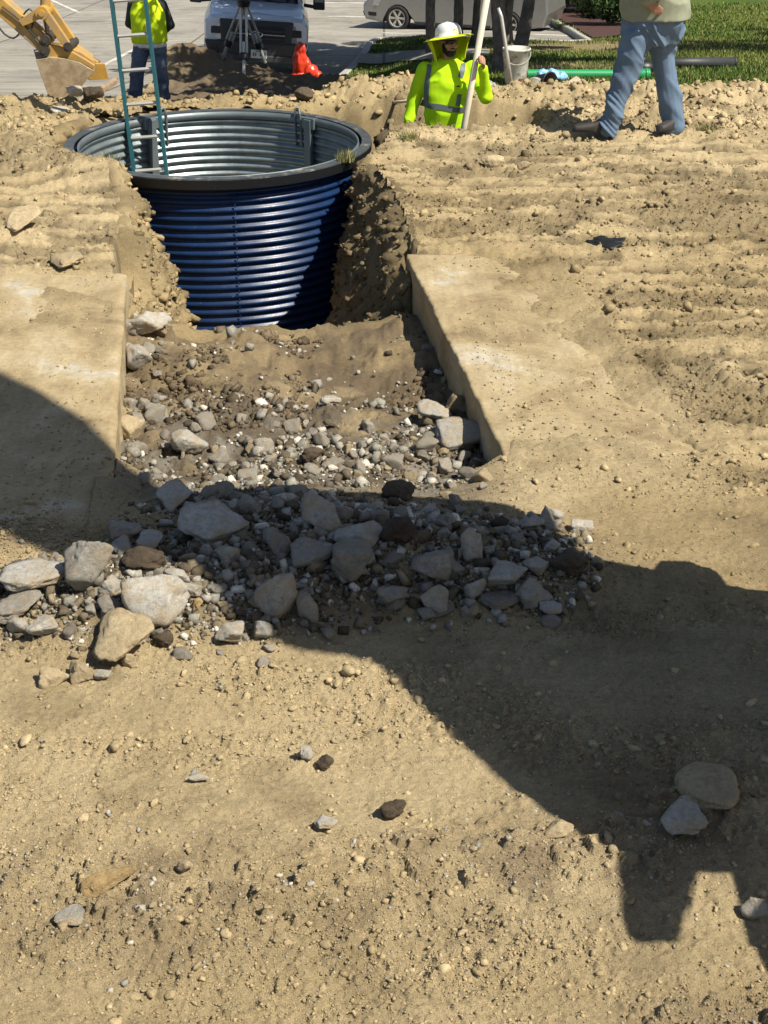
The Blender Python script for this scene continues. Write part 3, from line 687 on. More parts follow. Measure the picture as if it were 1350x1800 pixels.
# medium fragments: individuals that share meshes
protos = []
for i in range(14):
    p, f = rock_shape(500+i, 3, 10, .075, .55 if i % 4 == 0 else None)
    me = mesh_np('tmp', p*np.array((.5, .42, .36)), f, (C, C, CD, C, T2, C, C)[i % 7]).data
    protos.append(me)
    bpy.data.objects.remove([o for o in bpy.data.objects if o.data == me][0])
AREAS = [(60, 480, 985, 1180, 46, 'small', 'small pale concrete piece in the sunlit heap by the slab'),
         (420, 1000, 905, 1105, 78, 'shade', 'small grey concrete piece in the shaded middle heap'),
         (225, 850, 735, 890, 110, 'trench', 'small broken concrete piece strewn over the trench mouth'),
         (212, 285, 585, 745, 20, 'slabfoot', 'small grey concrete piece along the sunlit slab foot'),
         (715, 815, 560, 760, 20, 'shadefoot', 'small grey concrete piece in the shade of the slab edge')]
for u0, u1, v0, v1, cnt, key, lb in AREAS:
    for k_ in range(cnt):
        u = random.uniform(u0, u1); v = random.uniform(v0, v1)
        if key == 'small' and v > 1120 + .12*u: continue
        if key == 'shadefoot': u = 675 + (v-560)*.50 + random.uniform(38, 75)
        x, y = drop(u, v); zg = surf(x, y)
        L_, R_ = slab_mask(np.array([x]), np.array([y]))
        if in_pit(np.array([x]), np.array([y]))[0] or ((L_[0] or R_[0]) and key in ('trench', 'slabfoot', 'shadefoot')): continue
        s = random.choice((16, 18, 20, 23, 26, 30, 36, 44))/pxm(y)
        o = bpy.data.objects.new(FR, random.choice(protos)); COL.objects.link(o)
        o.scale = (s, s, s*random.uniform(.8, 1.2)); o.rotation_euler = (random.uniform(-.5, .5), random.uniform(-.5, .5), random.uniform(0, 6.28))
        o.location = (x, y, zg + s*.16); tag(o, lb, 'rubble', lb.replace('piece', 'pieces'))

def chip(seed):
    rg = np.random.default_rng(seed); v = np.array([(i, j, k) for k in (-1, 1) for i, j in ((-1,-1),(1,-1),(1,1),(-1,1))], float)
    v = v*rg.uniform(.45, 1.0, (8, 3)) + rg.normal(size=(8, 3))*.12; v[4:] *= rg.uniform(.45, .95); v[:, 0] += v[:, 2]*rg.uniform(-.4, .4)
    lo, hi = v.min(0), v.max(0); return (v-(lo+hi)/2)/(hi-lo)
CHIP_F = np.array([(3,2,1),(3,1,0),(4,5,6),(4,6,7),(0,1,5),(0,5,4),(1,2,6),(1,6,5),(2,3,7),(2,7,6),(3,0,4),(3,4,7)])
def scatter(name, xs, ys, sizes, cols, mtl, sub=1, seed=1, sink=.25, flatz=(.5, .95), zfun=None, label=None, cat=None):
    rg = np.random.default_rng(seed); n = len(xs); T = []
    for i in range(10):
        p, f = rock_shape(900+seed*20+i, sub, 8, .12, None, 0); T.append(p*.5)
    if sub == 1: T = [chip(seed*31+i) for i in range(10)]
    nv = len(T[0]); T = np.array(T); f = ICO[sub][1] if sub > 1 else CHIP_F
    if zfun is None:
        zz, _ = H(xs, ys); L, Rr = slab_mask(xs, ys); zz = np.where(L | Rr, np.maximum(zz, 0.0), zz)
    else: zz = zfun
    ch = rg.integers(0, 10, n); a = rg.uniform(0, 6.28, n); tx = rg.uniform(-.5, .5, n); fz = rg.uniform(*flatz, n); ax = rg.uniform(.65, 1.25, n)
    P_ = T[ch]*np.stack([ax, 1/ax, fz], 1)[:, None, :]*sizes[:, None, None]
    y1 = P_[..., 1]*np.cos(tx)[:, None]-P_[..., 2]*np.sin(tx)[:, None]; z1 = P_[..., 1]*np.sin(tx)[:, None]+P_[..., 2]*np.cos(tx)[:, None]
    x2 = P_[..., 0]*np.cos(a)[:, None]-y1*np.sin(a)[:, None]; y2 = P_[..., 0]*np.sin(a)[:, None]+y1*np.cos(a)[:, None]
    Vv = np.stack([x2+xs[:, None], y2+ys[:, None], z1+(zz+sizes*fz*(.5-sink))[:, None]], -1).reshape(-1, 3)
    Ff = (f[None]+(np.arange(n)*nv)[:, None, None]).reshape(-1, 3)
    o = mesh_np(name, Vv, Ff, mtl, None, False, np.repeat(cols, nv, 0)); tag(o, label, cat, kind='stuff'); return o
def sample(n, u0, u1, v0, v1, pw, smin, smax, seed, z=0.0):
    rg = np.random.default_rng(seed); u = rg.uniform(u0, u1, n); v = rg.uniform(v0, v1, n)
    b = (900-v)/FPX; dy = CP + b*SP; dz = -SP + b*CP; t = (z-CH)/dz
    x = (u-675)/FPX*t; y = dy*t; s = FPX/(y*CP + CH*SP)
    q = rg.uniform(0, 1, n); px = (smin**(-pw) + q*(smax**(-pw)-smin**(-pw)))**(-1/pw)
    return x, y, px/s, rg
# crumbs of earth over the near ground
x, y, s, rg = sample(95000, -360, 1710, 880, 1850, 2.9, 2.3, 26, 3)
_, K = H(x, y, False); keepm = (~in_pit(x, y)) & (rg.uniform(0, 1, len(x)) < .10 + .6*np.clip(K['band']+K['heap'], 0, 1) + .75*sstep(-.15, .4, fbmA(x*.6, y*2.0 + .2*x, 1.3, 4, 91)))
x, y, s = x[keepm], y[keepm], s[keepm]; _, K = H(x, y, False)
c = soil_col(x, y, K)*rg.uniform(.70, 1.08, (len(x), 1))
gm = rg.uniform(0, 1, len(x)) < .03 + .10*np.clip(K['band'], 0, 1) + .35*np.clip(K['heap'], 0, 1); c[gm] = GREY*rg.uniform(.6, 1.3, (gm.sum(), 1))
small = s*pxm(4.5) < 11
scatter('earth_crumbs', x[small], y[small], s[small], c[small], M_CLOD, 1, 1, .36, label='fine tan earth crumbs over the near ground', cat='soil crumbs')
scatter('earth_clods', x[~small], y[~small], s[~small], c[~small], M_CLOD, 2, 2, .42, label='scattered tan earth lumps and pebbles on the near ground', cat='soil clods')
# clods on the farther ground
x, y, s, rg = sample(60000, -360, 1710, 205, 880, 2.5, 2.2, 20, 5)
_, K = H(x, y); L, Rr = slab_mask(x, y)
pr = .18 + .8*K['rough']*sstep(-.35, .2, fbmA(x*.7, y*2.2, 1.1, 4, 47)) + .5*np.exp(-((x-np.interp(y, [5.2, 5.66, 6.8, 8.05, 9.36], [1.75, 1.60, 1.58, 1.34, 1.27]))/.14)**2)*(y < 9.6) + .12
pr = pr*(1-.5*K['plate']); pr = np.where(L | Rr, .16*(s*pxm(8) < 7), pr); keepm = (~in_pit(x, y)) & (rg.uniform(0, 1, len(x)) < pr) & (K['tr'] < .3) & (np.hypot(x-TC[0], y-TC[1]) > 1.5)
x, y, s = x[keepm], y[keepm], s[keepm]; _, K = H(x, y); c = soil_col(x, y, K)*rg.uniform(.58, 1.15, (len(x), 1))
scatter('ground_clods', x, y, s, c, M_CLOD, 1, 3, .3, label='loose earth clods on the rutted ground beyond', cat='soil clods')
# fine rubble in the trench and in the heaps
def rubble(n, u0, u1, v0, v1, smin, smax, seed, name, lb, greyp, z=-.2, heapy=False):
    x, y, s, rg = sample(n, u0, u1, v0, v1, 1.9, smin, smax, seed, z); _, K = H(x, y, False); L, Rr = slab_mask(x, y)
    if heapy: k = rg.uniform(0, 1, n) < np.clip(K['heap']*1.6-.15, 0, 1)
    else: k = (K['lat'] > .5) & (y > 5.75) & (~(L | Rr)) & (~in_pit(x, y)) & (rg.uniform(0, 1, n) < np.where(y > 7.75, .08, np.where(y > 7.25, .35, 1.0))*(.12 + .88*sstep(-.15, .25, fbm2(x, y, 2.4, 3, 88))))
    x, y, s = x[k], y[k], s[k]; m = len(x); gq = rg.uniform(0, 1, m)
    c = np.where((gq < greyp)[:, None], GREY*1.0, np.where((gq < greyp+.28)[:, None], DARK*1.4, np.array((.225, .185, .125))))*rg.uniform(.5, 1.0, (m, 1))*np.where(rg.uniform(0, 1, (m, 1)) < .25, 1.75, 1.0)
    return scatter(name, x, y, s, c, M_CLOD, 1, seed, .12, label=lb, cat='rubble')
rubble(13000, 200, 900, 545, 900, 3.5, 26, 11, 'trench_rubble', 'fine crushed concrete and earth on the trench floor', .5)
rubble(19000, -60, 1050, 870, 1210, 4.5, 30, 12, 'heap_rubble', 'fine crushed concrete and dark earth in the heaps', .42, 0, True)

# ------------------------------------------------------------------ the corrugated steel tank
def galv_mat():
    m, t, b = nodes('galvanised_steel'); co = coord(t)
    n1 = nz(t, 5, 8, .7, co); n2 = nz(t, 60, 5, .6, co)
    c = ramp(t, n1.outputs['Fac'], [(.3, (.15, .19, .20)), (.7, (.30, .34, .345))])
    t.links.new(c.outputs[0], b.inputs['Base Color']); b.inputs['Metallic'].default_value = .65
    r = ramp(t, n2.outputs['Fac'], [(.3, .32), (.7, .55)]); t.links.new(r.outputs[0], b.inputs['Roughness'])
    bump(t, b, n1.outputs['Fac'], .1, .01); return m
def blue_mat():
    m, t, b = nodes('blue_polymer_coating'); co = coord(t)
    n1 = nz(t, 4, 8, .7, co); n2 = nz(t, 26, 9, .8, co); n3 = nz(t, 110, 5, .7, co)
    c = ramp(t, n1.outputs['Fac'], [(.3, (.004, .015, .054)), (.7, (.007, .029, .094))])
    s = ramp(t, n2.outputs['Fac'], [(.63, 0.0), (.70, .9)])
    o = mixc(t, s.outputs[0], c.outputs[0], (.26, .25, .22)); t.links.new(o, b.inputs['Base Color'])
    r = ramp(t, n3.outputs['Fac'], [(.3, .24), (.75, .46)]); t.links.new(r.outputs[0], b.inputs['Roughness'])
    b.inputs['Specular IOR Level'].default_value = .30; bump(t, b, n2.outputs['Fac'], .12, .006); return m
def tar_mat():
    m, t, b = nodes('tarred_band'); co = coord(t); n2 = nz(t, 45, 8, .75, co); n1 = nz(t, 6, 6, .7, co)
    s = ramp(t, n2.outputs['Fac'], [(.66, (.010, .011, .013)), (.73, (.22, .21, .19))]); t.links.new(s.outputs[0], b.inputs['Base Color'])
    b.inputs['Roughness'].default_value = .42; bump(t, b, n2.outputs['Fac'], .3, .006); return m
M_GALV, M_BLUE, M_TARB = galv_mat(), blue_mat(), tar_mat()
M_RIM = mat('rim_steel', (.085, .095, .10), .55, .4, var=.3, vscale=10, dirt=(.28, .26, .21), dirtamt=.20, dscale=5)
M_STIFF = mat('stiffener_steel', (.16, .19, .20), .5, .5, var=.15)
TZ = -2.3
tank = thing('steel_tank', (TC[0], TC[1], TZ), 'large round corrugated steel tank, blue outside and galvanised inside, set in the hole', 'tank')
def corr(name, R0, z0, z1, pitch, amp, mtl, seg=240, per=8, phase=0.0):
    n = int((z1-z0)/pitch*per); zz = np.linspace(z0, z1, n); ph = zz/pitch*2*math.pi + phase
    a = np.linspace(0, 2*math.pi, seg, endpoint=False)
    A2, Z2 = np.meshgrid(a, zz); dn = .007*fbm3(np.cos(A2).ravel()*2, np.sin(A2).ravel()*2, Z2.ravel(), 2.0, 3, 5).reshape(A2.shape)      # slight dents
    rr = (R0 + amp*np.sin(ph))[:, None] + dn
    V = np.stack([rr*np.cos(a), rr*np.sin(a), np.repeat(zz[:, None], seg, 1)], -1).reshape(-1, 3)
    i = np.arange(n*seg).reshape(n, seg); j = np.roll(i, -1, 1)
    return mesh_np(name, V, np.stack([i[:-1], j[:-1], j[1:], i[1:]], -1).reshape(-1, 4), mtl, tank, True)
h0 = -TZ
corr('outer_wall', 1.335, 0.0, h0-.03, .0765, .0135, M_BLUE)
corr('inner_wall', 1.305, 0.02, h0-.02, .0765, .0135, M_GALV)
simple('tank_floor', lambda bm: b_lathe(bm, [(.001, .03), (1.3, .03), (1.3, .05), (.001, .05)], 64), M_GALV, tank)
rimo = simple('rim_flange', lambda bm: b_lathe(bm, [(1.325, h0-.012), (1.415, h0-.012), (1.415, h0), (1.325, h0)], 160), M_RIM, tank)
simple('outer_band', lambda bm: b_lathe(bm, [(1.352, h0-.125), (1.378, h0-.11), (1.412, h0-.09), (1.418, h0-.017), (1.352, h0-.017)], 160), M_TARB, tank)
simple('inner_band', lambda bm: b_lathe(bm, [(1.285, h0-.075), (1.292, h0-.078), (1.296, h0-.005), (1.285, h0-.005)], 160), M_STIFF, tank, True)
for ang in (128, 52):                                   # vertical stiffeners riveted inside, each with a lifting lug beside it
    a = R(ang); M = Matrix.Rotation(a, 4, 'Z')
    def ch(bm, M=M):
        b_box(bm, (1.262, 0, h0-1.12), (.05, .085, 2.2), .006, M); b_box(bm, (1.285, 0, h0-.06), (.07, .16, .11), .006, M)
    simple('stiffener', ch, M_STIFF, tank)
    M2 = Matrix.Rotation(a + R(6.5 if ang < 90 else -6.5), 4, 'Z')
    def lug(bm, M=M2):
        b_tube(bm, [M @ Vector(q) for q in ((1.30, -.035, h0-.30), (1.275, -.03, h0+.02), (1.285, -.015, h0+.065), (1.285, .015, h0+.065), (1.275, .03, h0+.02), (1.30, .035, h0-.30))], .012, 8)
    simple('lifting_lug', lug, M_STIFF, tank)
# lapped seam down the front
def seam(bm):
    a = R(-79)
    for k in range(26):
        z = h0-.17-k*.0765; M = Matrix.Rotation(a, 4, 'Z')
        b_box(bm, (1.352, 0, z), (.012, .012, .03), .003, M)
simple('seam', seam, M_BLUE, tank)

# ------------------------------------------------------------------ ladder in the tank
lp0 = P(226, 0, 14.25); lp1 = P(264, 300, 14.05)
ax = (lp0-lp1).normalized(); L0 = lp1 - ax*((lp1.z - (TZ+.06))/ax.z); Ltop = 5.2
lad = thing('ladder', L0, 'teal fibreglass ladder with grey rungs standing in the tank', 'ladder')
side = Vector((1, .05, 0)); side = (side - ax*side.dot(ax)).normalized(); fwd = ax.cross(side)
LM = Matrix((side, fwd, ax)).transposed().to_4x4()
for s_ in (-1, 1):
    def rail(bm, s_=s_):
        b_box(bm, (s_*.172, 0, Ltop/2), (.012, .075, Ltop), .003, LM)
        for q in (-1, 1): b_box(bm, (s_*.160, q*.034, Ltop/2), (.034, .011, Ltop), .003, LM)
    simple('rail', rail, M_TEAL, lad)
for k in range(int((Ltop-.2)/.318)):
    simple('rung', lambda bm: b_tube(bm, [LM @ Vector((-.168, 0, .2+k*.318)), LM @ Vector((.168, 0, .2+k*.318))], .017, 8), M_ALU, lad)
for s_ in (-1, 1): simple('foot', lambda bm: b_box(bm, (s_*.165, 0, .02), (.05, .09, .05), .008, LM), M_RUBBER, lad)

# ------------------------------------------------------------------ paving, lawn, kerbs, parking lines
def sheet(name, x0, x1, y0, y1, nx_, ny_, fz, mtl, fc=None, dist=None):
    xs = np.linspace(x0, x1, nx_); ys = np.geomspace(y0, y1, ny_) if dist else np.linspace(y0, y1, ny_)
    Y_, X_ = np.meshgrid(ys, xs, indexing='ij'); x = X_.ravel(); y = Y_.ravel(); z = fz(x, y)
    i = np.arange(nx_*ny_).reshape(ny_, nx_)
    F = np.stack([i[:-1, :-1], i[:-1, 1:], i[1:, 1:], i[1:, :-1]], -1).reshape(-1, 4)
    return mesh_np(name, np.stack([x, y, z], 1), F, mtl, None, True, fc(x, y) if fc else None), x, y, F
def pave_mat():
    m, t, b = nodes('parking_concrete'); co = coord(t)
    n1 = nz(t, .35, 8, .65, co, .5); n2 = nz(t, 18, 8, .7, co)
    mp = t.nodes.new('ShaderNodeMapping'); mp.inputs['Scale'].default_value = (.25, 3, 1); t.links.new(co, mp.inputs[0]); n3 = nz(t, 1.0, 6, .7, mp.outputs[0])
    c = ramp(t, n1.outputs['Fac'], [(.3, (.24, .222, .188)), (.6, (.33, .308, .264)), (.75, (.41, .388, .338))])
    o = mixc(t, 1.0, c.outputs[0], ramp(t, n2.outputs['Fac'], [(.3, .85), (.7, 1.08)]).outputs[0], 'MULTIPLY')
    o = mixc(t, 1.0, o, ramp(t, n3.outputs['Fac'], [(.3, .82), (.65, 1.06)]).outputs[0], 'MULTIPLY')
    bk_ = t.nodes.new('ShaderNodeTexBrick'); bk_.offset = 0; bk_.inputs['Scale'].default_value = 1.0; bk_.inputs['Brick Width'].default_value = 4.6; bk_.inputs['Row Height'].default_value = 4.6; bk_.inputs['Mortar Size'].default_value = .03
    for q in ('Color1', 'Color2'): bk_.inputs[q].default_value = (1, 1, 1, 1)
    bk_.inputs['Mortar'].default_value = (.45, .43, .4, 1); t.links.new(co, bk_.inputs['Vector']); o = mixc(t, 1.0, o, bk_.outputs['Color'], 'MULTIPLY')
    n5 = nz(t, 1.1, 8, .75, co, 1.0); o = mixc(t, 1.0, o, ramp(t, n5.outputs['Fac'], [(.36, .72), (.52, 1.0)]).outputs[0], 'MULTIPLY')
    t.links.new(o, b.inputs['Base Color']); b.inputs['Roughness'].default_value = .9; b.inputs['Specular IOR Level'].default_value = .25
    bump(t, b, n2.outputs['Fac'], .2, .01); return m
M_PAVE = pave_mat()
pav, *_ = sheet('parking_lot', -60, 60, 14.9, 320, 300, 160, lambda x, y: zprof(x, y)-.01, M_PAVE, None, True)
me = pav.data; bm = bmesh.new(); bm.from_mesh(me); kill = [f_ for f_ in bm.faces if f_.calc_center_median().y < float(np.interp(f_.calc_center_median().x, SX, SY))-.55]
bmesh.ops.delete(bm, geom=kill, context='FACES'); bm.to_mesh(me); bm.free(); tag(pav, kind='structure')
def pxpoly(pts): return [hit(u, v) for u, v in pts]
lawn_edge = pxpoly([(592,152),(612,134),(630,114),(642,98),(650,84),(668,76),(720,73),(830,74),(925,79),(1000,82),(1036,80)])
LAWN = [(p.x, p.y) for p in lawn_edge] + [(p.x, p.y) for p in pxpoly([(948, 26)])]
e = hit(948, 26); LAWN += [(e.x - .2, 46.0), (e.x - .6, 120), (80, 120), (80, 15.95), (1.0, 15.95)]
LAWN = np.array(LAWN)
PATH = np.array([(p.x, p.y) for p in pxpoly([(634,105),(700,101),(770,99),(860,99),(860,112),(770,117),(700,119),(625,122)])])
def seg_dist(x, y, poly, closed=True):
    d = np.full(x.shape, 1e9); n = len(poly)
    for i in range(0 if closed else 1, n):
        ax_, ay = poly[i-1]; bx, by = poly[i]; vx, vy = bx-ax_, by-ay
        t = np.clip(((x-ax_)*vx+(y-ay)*vy)/(vx*vx+vy*vy+1e-9), 0, 1)
        d = np.minimum(d, np.hypot(x-ax_-t*vx, y-ay-t*vy))
    return d
def lawn_z(x, y):
    ins = in_poly(x, y, LAWN); d = seg_dist(x, y, LAWN)
    return zprof(x, y) + np.where(ins, .105 + .03*fbm2(x, y, .5, 3, 301) - .28*(1-sstep(16.0, 16.75, y))*(x > .3), -.2)
def lawn_mat():
    m, t, b = nodes('lawn_turf'); co = coord(t); at = t.nodes.new('ShaderNodeAttribute'); at.attribute_name = 'tint'
    n1 = nz(t, 9, 8, .7, co); n2 = nz(t, 60, 6, .7, co)
    o = mixc(t, 1.0, at.outputs['Color'], ramp(t, n1.outputs['Fac'], [(.3, .62), (.7, 1.25)]).outputs[0], 'MULTIPLY')
    o = mixc(t, 1.0, o, ramp(t, n2.outputs['Fac'], [(.3, .7), (.7, 1.2)]).outputs[0], 'MULTIPLY')
    t.links.new(o, b.inputs['Base Color']); b.inputs['Roughness'].default_value = .95; b.inputs['Specular IOR Level'].default_value = .1
    p = bump(t, b, n1.outputs['Fac'], .7, .08); bump(t, b, n2.outputs['Fac'], .8, .03, p); return m
def lawn_col(x, y):
    n = sstep(-.4, .5, fbm2(x, y, .35, 4, 311))[:, None]; c = np.array((.075, .125, .022))*(1-n) + np.array((.135, .165, .038))*n
    e = hit(1000, 92); br = (G2(x, y, e.x-.1, e.y, 2.6, 1.6) + .8*G2(x, y, 2.0, 20.0, 1.4, 1.6))
    br = np.clip(br*(1.0+.5*fbm2(x, y, 1.5, 3, 312)), 0, 1)[:, None]*.85
    return c*(1-br) + np.array((.33, .255, .145))*br
M_LAWN = lawn_mat()
lw, lx, ly, lF = sheet('lawn', -3, 34, 15.3, 58, 300, 260, lawn_z, M_LAWN, lawn_col, True)
# keep only the faces that lie on the lawn
fcx = lx[lF].mean(1); fcy = ly[lF].mean(1); kk = in_poly(fcx, fcy, LAWN)
mt_ = mesh_np('lawn', np.stack([lx, ly, lawn_z(lx, ly)], 1), lF[in_poly(lx, ly, LAWN)[lF].all(1)], M_LAWN, None, True, lawn_col(lx, ly))
bpy.data.objects.remove(lw); mt_.name = 'lawn'; tag(mt_, kind='structure')
# path across the lawn
def flat_poly(name, poly, dz, mtl, fz, parent=None, sub=0):
    bm = bmesh.new(); f = bm.faces.new([bm.verts.new((a, b_, 0)) for a, b_ in poly])
    bmesh.ops.triangulate(bm, faces=[f])
    if sub: bmesh.ops.subdivide_edges(bm, edges=bm.edges[:], cuts=sub, use_grid_fill=True)
    for v_ in bm.verts: v_.co.z = float(fz(np.array([v_.co.x]), np.array([v_.co.y]))[0]) + dz
    return bmo(name, bm, mtl, parent)
tag(flat_poly('path', PATH, .135, M_PAVE, zprof, None, 5), kind='structure')
M_KERB = mat('kerb_concrete', (.36, .35, .32), .9, var=.2, vscale=3, bmp=.2)
def kerb(pts, w_=.15, h_=.13):
    pts = catmull_open(np.array([(p.x, p.y) for p in pts]), .25)
    bm = bmesh.new(); prev = None
    for i in range(len(pts)):
        a = pts[max(i-1, 0)]; c_ = pts[min(i+1, len(pts)-1)]; t = (c_-a)/np.linalg.norm(c_-a); n_ = np.array((-t[1], t[0]))
        z = float(zprof(pts[i][0], pts[i][1]))
        ring = [bm.verts.new((pts[i][0]+n_[0]*o_, pts[i][1]+n_[1]*o_, z+hh)) for o_, hh in ((-w_/2, -.1), (-w_/2, h_-.02), (-w_/2+.025, h_), (w_/2-.02, h_), (w_/2, h_-.02), (w_/2, -.1))]
        if prev:
            for k in range(6): bm.faces.new((prev[k], prev[(k+1) % 6], ring[(k+1) % 6], ring[k]))
        prev = ring
    return tag(bmo('kerb', bm, M_KERB), kind='structure')
def catmull_open(p, step):
    p = np.vstack([2*p[0]-p[1], p, 2*p[-1]-p[-2]]); out = []
    for i in range(1, len(p)-2):
        k = max(2, int(np.linalg.norm(p[i+1]-p[i])/step))
        for j in range(k):
            t = j/k; out.append(.5*(2*p[i] + (p[i+1]-p[i-1])*t + (2*p[i-1]-5*p[i]+4*p[i+1]-p[i+2])*t*t + (3*p[i]-p[i-1]-3*p[i+1]+p[i+2])*t**3))
    out.append(p[-2]); return np.array(out)
kerb(lawn_edge)
kerb(pxpoly([(1036, 80), (1002, 58), (975, 42), (950, 27), (930, 12), (905, -8)]))
M_LINE = mat('line_paint', (.62, .61, .57), .8, var=.2, vscale=6, dirt=(.34, .31, .26), dirtamt=.5, dscale=2)
def line(u0, v0, u1, v1, w_=.11):
    a, b_ = hit(u0, v0), hit(u1, v1); n = 14; t = (b_-a).normalized(); nn = Vector((-t.y, t.x, 0)).normalized()*w_/2
    bm = bmesh.new(); pr = None
    for i in range(n+1):
        p = a.lerp(b_, i/n); q = [bm.verts.new((p.x+s_*nn.x, p.y+s_*nn.y, float(zprof(p.x, p.y))-.006)) for s_ in (-1, 1)]
        if pr: bm.faces.new((pr[0], pr[1], q[1], q[0]))
        pr = q
    tag(bmo('parking_line', bm, M_LINE), kind='structure')
for q in ((560,4,662,5),(575,28,690,30),(670,57,760,58),(900,58,1000,62),(118,140,262,72),(60,-14,140,22)): line(*q)
tag(flat_poly('paint_mark', [(p.x, p.y) for p in pxpoly([(594, 135), (608, 135), (615, 112), (607, 110)])], -.004, mat('pink_marking_paint', (.45, .10, .14), .8, var=.4, vscale=5, dirt=(.36, .33, .28), dirtamt=.45, dscale=4), zprof, None, 2), kind='structure')
# mulch bed with hedge
BED = [(p.x, p.y) for p in pxpoly([(958, 24), (1002, 52), (1042, 78), (1085, 74), (1112, 62)])]
BED = BED + [(BED[-1][0]+1.6, BED[-1][1]+9), (BED[0][0]+1.0, BED[0][1]+9)]
tag(flat_poly('mulch_bed', BED, .145, M_MULCH, zprof, None, 4), 'dark red mulch bed under the hedge', kind='structure')
M_LEAF = [mat('leaf_a', (.05, .095, .018), .6, var=.35, vscale=3), mat('leaf_b', (.035, .07, .016), .6, var=.3, vscale=3), mat('leaf_c', (.085, .13, .03), .55, var=.3, vscale=3)]
def leaves(name, centres, radii, n, size, mtl, parent, seed):
    rg = np.random.default_rng(seed); ci = rg.integers(0, len(centres), n); c = np.array(centres)[ci]; r = np.array(radii)[ci]
    d = rg.normal(size=(n, 3)); d /= np.linalg.norm(d, axis=1)[:, None]; q = c + d*r*(rg.uniform(.35, 1, n)**.5)[:, None]
    a = rg.normal(size=(n, 3)); a /= np.linalg.norm(a, axis=1)[:, None]; b_ = np.cross(a, rg.normal(size=(n, 3))); b_ /= np.linalg.norm(b_, axis=1)[:, None]
    s = size*rg.uniform(.6, 1.3, (n, 1))
    V = np.stack([q-a*s, q+b_*s*.45, q+a*s, q-b_*s*.45], 1).reshape(-1, 3)
    return mesh_np(name, V, np.arange(4*n).reshape(n, 4), mtl, parent)
def shrub(p, rx, rz, lb, seed):
    o = thing('shrub', (p.x, p.y, p.z+.13), lb, 'shrub', 'hedge shrubs in the mulch bed'); rg = np.random.default_rng(seed)
    cs = [(rg.uniform(-rx, rx)*.7, rg.uniform(-rx, rx)*.6, rz*rg.uniform(.45, 1.35)) for _ in range(16)]
    rs = [(rx*.42,)*3]*16; rs = [(rx*rg.uniform(.3, .5),)*3 for _ in range(16)]
    for i_ in (0, 1): leaves('foliage', cs, rs, 3600, .065, M_LEAF[i_], o, seed+i_)
    for k in range(5):
        def stem(bm): b_tube(bm, [(rg.uniform(-.1, .1), rg.uniform(-.1, .1), -.1), (rg.uniform(-.4, .4)*rx, rg.uniform(-.4, .4)*rx, rz)], [.03, .01], 6)
        simple('stem', stem, M_WOODBROWN, o)
for k, (u, v, rx, rz, lb) in enumerate([(985, 14, 1.0, .8, 'dark clipped shrub at the kerb end of the mulch bed'), (1022, 22, 1.1, .95, 'dark dense shrub in the middle of the mulch bed'),
        (1072, 46, 1.05, .95, 'large sunlit shrub behind the walking man'), (1106, 34, 1.1, 1.0, 'large shrub at the lawn side of the mulch bed'), (958, -4, 1.0, .8, 'shrub beside the parked silver car\'s tail')]):
    shrub(hit(u, v+8), rx, rz, lb, 60+k*3)
# grass
def blades(name, x, y, z, hgt, wid, cols, mtl, label, seed):
    rg = np.random.default_rng(seed); n = len(x); a = rg.uniform(0, 6.28, n); lean = rg.uniform(.1, .7, n)*hgt; la = rg.uniform(0, 6.28, n)
    dx, dy = np.cos(a)*wid/2, np.sin(a)*wid/2
    V = np.stack([np.stack([x-dx, y-dy, z-.01], 1), np.stack([x+dx, y+dy, z-.01], 1), np.stack([x+np.cos(la)*lean, y+np.sin(la)*lean, z+hgt], 1)], 1).reshape(-1, 3)
    o = mesh_np(name, V, np.arange(3*n).reshape(n, 3), mtl, None, False, np.repeat(cols, 3, 0)); return tag(o, label, 'grass', kind='stuff')
def blade_mat():
    m, t, b = nodes('grass_blade'); at = t.nodes.new('ShaderNodeAttribute'); at.attribute_name = 'tint'
    t.links.new(at.outputs['Color'], b.inputs['Base Color']); b.inputs['Roughness'].default_value = .7; b.inputs['Specular IOR Level'].default_value = .2; return m
M_BLADE = blade_mat()
rg = np.random.default_rng(77); n = 110000
y = 16.2 + 30*rg.uniform(0, 1, n)**1.5; x = rg.uniform(-.12, 1, n)*(.34*y + .6)
k = in_poly(x, y, LAWN) & (seg_dist(x, y, LAWN) > .12) & ~in_poly(x, y, PATH) & ~in_poly(x, y, np.array(BED)); x, y = x[k], y[k]
ok = rg.uniform(0, 1, len(x)) > np.clip((lawn_col(x, y)[:, 0]-.14)/.12, 0, .93); x, y = x[ok], y[ok]
c = lawn_col(x, y)*rg.uniform(.7, 1.5, (len(x), 1)); dry = rg.uniform(0, 1, len(x)) < .15; c[dry] = np.array((.34, .29, .13))*rg.uniform(.7, 1.2, (dry.sum(), 1))
blades('lawn_grass', x, y, lawn_z(x, y), rg.uniform(.018, .055, len(x))*(1+.02*(y-16)), .012 + .0006*y, c, M_BLADE, 'short mown grass blades over the sloping lawn', 5)
